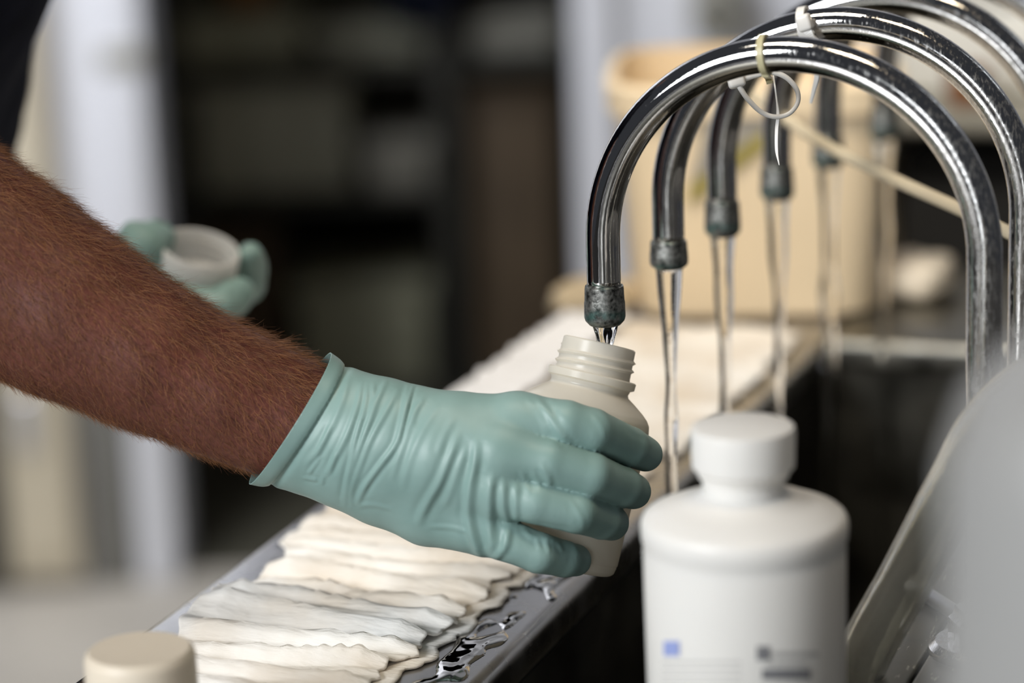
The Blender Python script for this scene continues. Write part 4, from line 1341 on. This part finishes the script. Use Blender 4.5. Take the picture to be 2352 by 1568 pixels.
# clear hose leaning out of the trough
hp = spline([at(1905, 1690, 1.235), at(1985, 1500, 1.215), at(2085, 1320, 1.195), at(2185, 1130, 1.17), at(2262, 985, 1.13), at(2370, 880, 1.08), at(2520, 830, 1.02)], 50)
Vo, Fo = tube_geo(hp, .0125, 32, False); Vi, Fi = tube_geo(hp, .0092, 32, False)
n0 = len(Vo)
Fc = Fo + [tuple(n0 + k for k in f[::-1]) for f in Fi]
for e in (0, 49):
    for k in range(32):
        a, b = e * 32 + k, e * 32 + (k + 1) % 32
        Fc.append((a, b, n0 + b, n0 + a) if e else (b, a, n0 + a, n0 + b))
ho = mesh('clear_hose', Vo + Vi, Fc, None, 'vinyl'); tag(ho, 'thick clear vinyl hose slanting up beside the white bottle', 'hose')

# chrome rod lying across the deck
ra, rb_ = on(2100, 1346, 2, ZL + .004), on(2330, 1492, 2, ZL + .004)
rod = tube('steel_rod', spline([ra, ra * .6 + rb_ * .4, rb_], 12), .0038, None, 'steel', 20)
tag(rod, 'thin steel rod lying across the scratched deck at lower right', 'rod')

# beige tub on the far ledge
TY = math.radians(16)
tc_ = np.array([-0.112, 0.672, ZL])
tub = thing('plastic_tub', tc_, 'large beige plastic tub with a rolled rim standing at the far end of the ledge', 'tub')
HT = 0.164


def tub_geo(prof, name, material, n=96):
    V = []
    for s_, r_ in prof:
        for k in range(n):
            a_ = 2 * math.pi * k / n
            rr = r_ * (abs(math.cos(a_)) ** 5 + abs(math.sin(a_)) ** 5) ** (-1 / 5)
            V.append(tc_ + np.array([rr * math.cos(a_ + TY), rr * math.sin(a_ + TY), s_]))
    m_ = len(prof)
    Fc_ = [(i * n + k, i * n + (k + 1) % n, (i + 1) * n + (k + 1) % n, (i + 1) * n + k) for i in range(m_ - 1) for k in range(n)]
    o = mesh(name, V, Fc_, tub, material); sharp(o, 40); return o


tub_geo([(0, 0.001), (0, .080), (.004, .086), (HT - .020, .098), (HT - .003, .0985), (HT - .004, .095), (.008, .082), (.008, .001)], 'body', 'tub')
tub_geo([(HT - .020, .0985), (HT - .020, .103), (HT - .002, .104), (HT + .001, .101), (HT + .001, .0955), (HT - .004, .0955)], 'rim', 'tub')


# grey field above an olive stripe on the tub's front wall
TN = np.array([math.cos(TY - math.pi / 2), math.sin(TY - math.pi / 2), 0])


def tub_hit(px, py):
    r = R @ np.array([(px - 1176) / F, (784 - py) / F, -1.0]); off = .093
    for _ in range(6):
        t = (off - (CAM - tc_) @ TN) / (r @ TN); p = CAM + r * t
        off = .086 + .012 * np.clip((p[2] - ZL) / .144, 0, 1.02) + .0024
    return p


def tub_patch(name, quad, material, n=8):
    A = [np.array(q_, float) for q_ in quad]; V, Fc = [], []
    for j in range(n):
        for i in range(n):
            u, v = i / (n - 1), j / (n - 1)
            p = A[0] * (1 - u) * (1 - v) + A[1] * u * (1 - v) + A[2] * u * v + A[3] * (1 - u) * v
            V.append(tub_hit(p[0], p[1]))
    for j in range(n - 1):
        for i in range(n - 1): Fc.append((j * n + i, j * n + i + 1, (j + 1) * n + i + 1, (j + 1) * n + i))
    return mesh(name, V, Fc, tub, material)


tub_patch('grey_field', [(1640, 215), (1800, 215), (1796, 268), (1582, 425)], 'grey_patch')
tub_patch('olive_stripe', [(1582, 427), (1796, 270), (1794, 312), (1580, 472)], 'olive_patch')


# sponge left of the tub, cloth lump right of it
def lump(name, c, rx_, ry_, rz_, seed, material, label, cat):
    V, Fc = [], []; nu, nv = 28, 16
    for j in range(nv):
        th = math.pi * j / (nv - 1)
        for i in range(nu):
            a = 2 * math.pi * i / nu
            d = np.array([math.sin(th) * math.cos(a), math.sin(th) * math.sin(a), math.cos(th)])
            d = np.sign(d) * np.abs(d) ** .7
            k = 1 + .16 * noise.noise(Vector((d[0] * 2 + seed, d[1] * 2, d[2] * 2)))
            V.append((c[0] + d[0] * rx_ * k, c[1] + d[1] * ry_ * k, max(c[2], c[2] + rz_ + d[2] * rz_ * k)))
    for j in range(nv - 1):
        for i in range(nu): Fc.append((j * nu + i, j * nu + (i + 1) % nu, (j + 1) * nu + (i + 1) % nu, (j + 1) * nu + i))
    o = mesh(name, V, Fc, None, material)
    return tag(o, label, cat)


ps = on(1300, 738, 2, ZL); lump('sponge', (ps[0] + .012, ps[1] + .03, ZL), .03, .035, .011, 2.0, 'sponge', 'tan sponge on the ledge at the left foot of the beige tub', 'sponge')
ps = on(2045, 700, 2, ZL); lump('folded_rag', (ps[0] + .012, ps[1] + .03, ZL), .026, .03, .015, 5.0, 'cream_plastic', 'pale folded rag on the far sink deck beside the tub', 'rag')
lathe('body', [(0, 0), (0, .014), (.002, .016), (.03, .019), (.032, .018), (.03, .017), (.003, .014), (.003, 0)], (CUPX, CY, pA[2] + .0385), (0, 0, 1), ft, 'brass', 40)
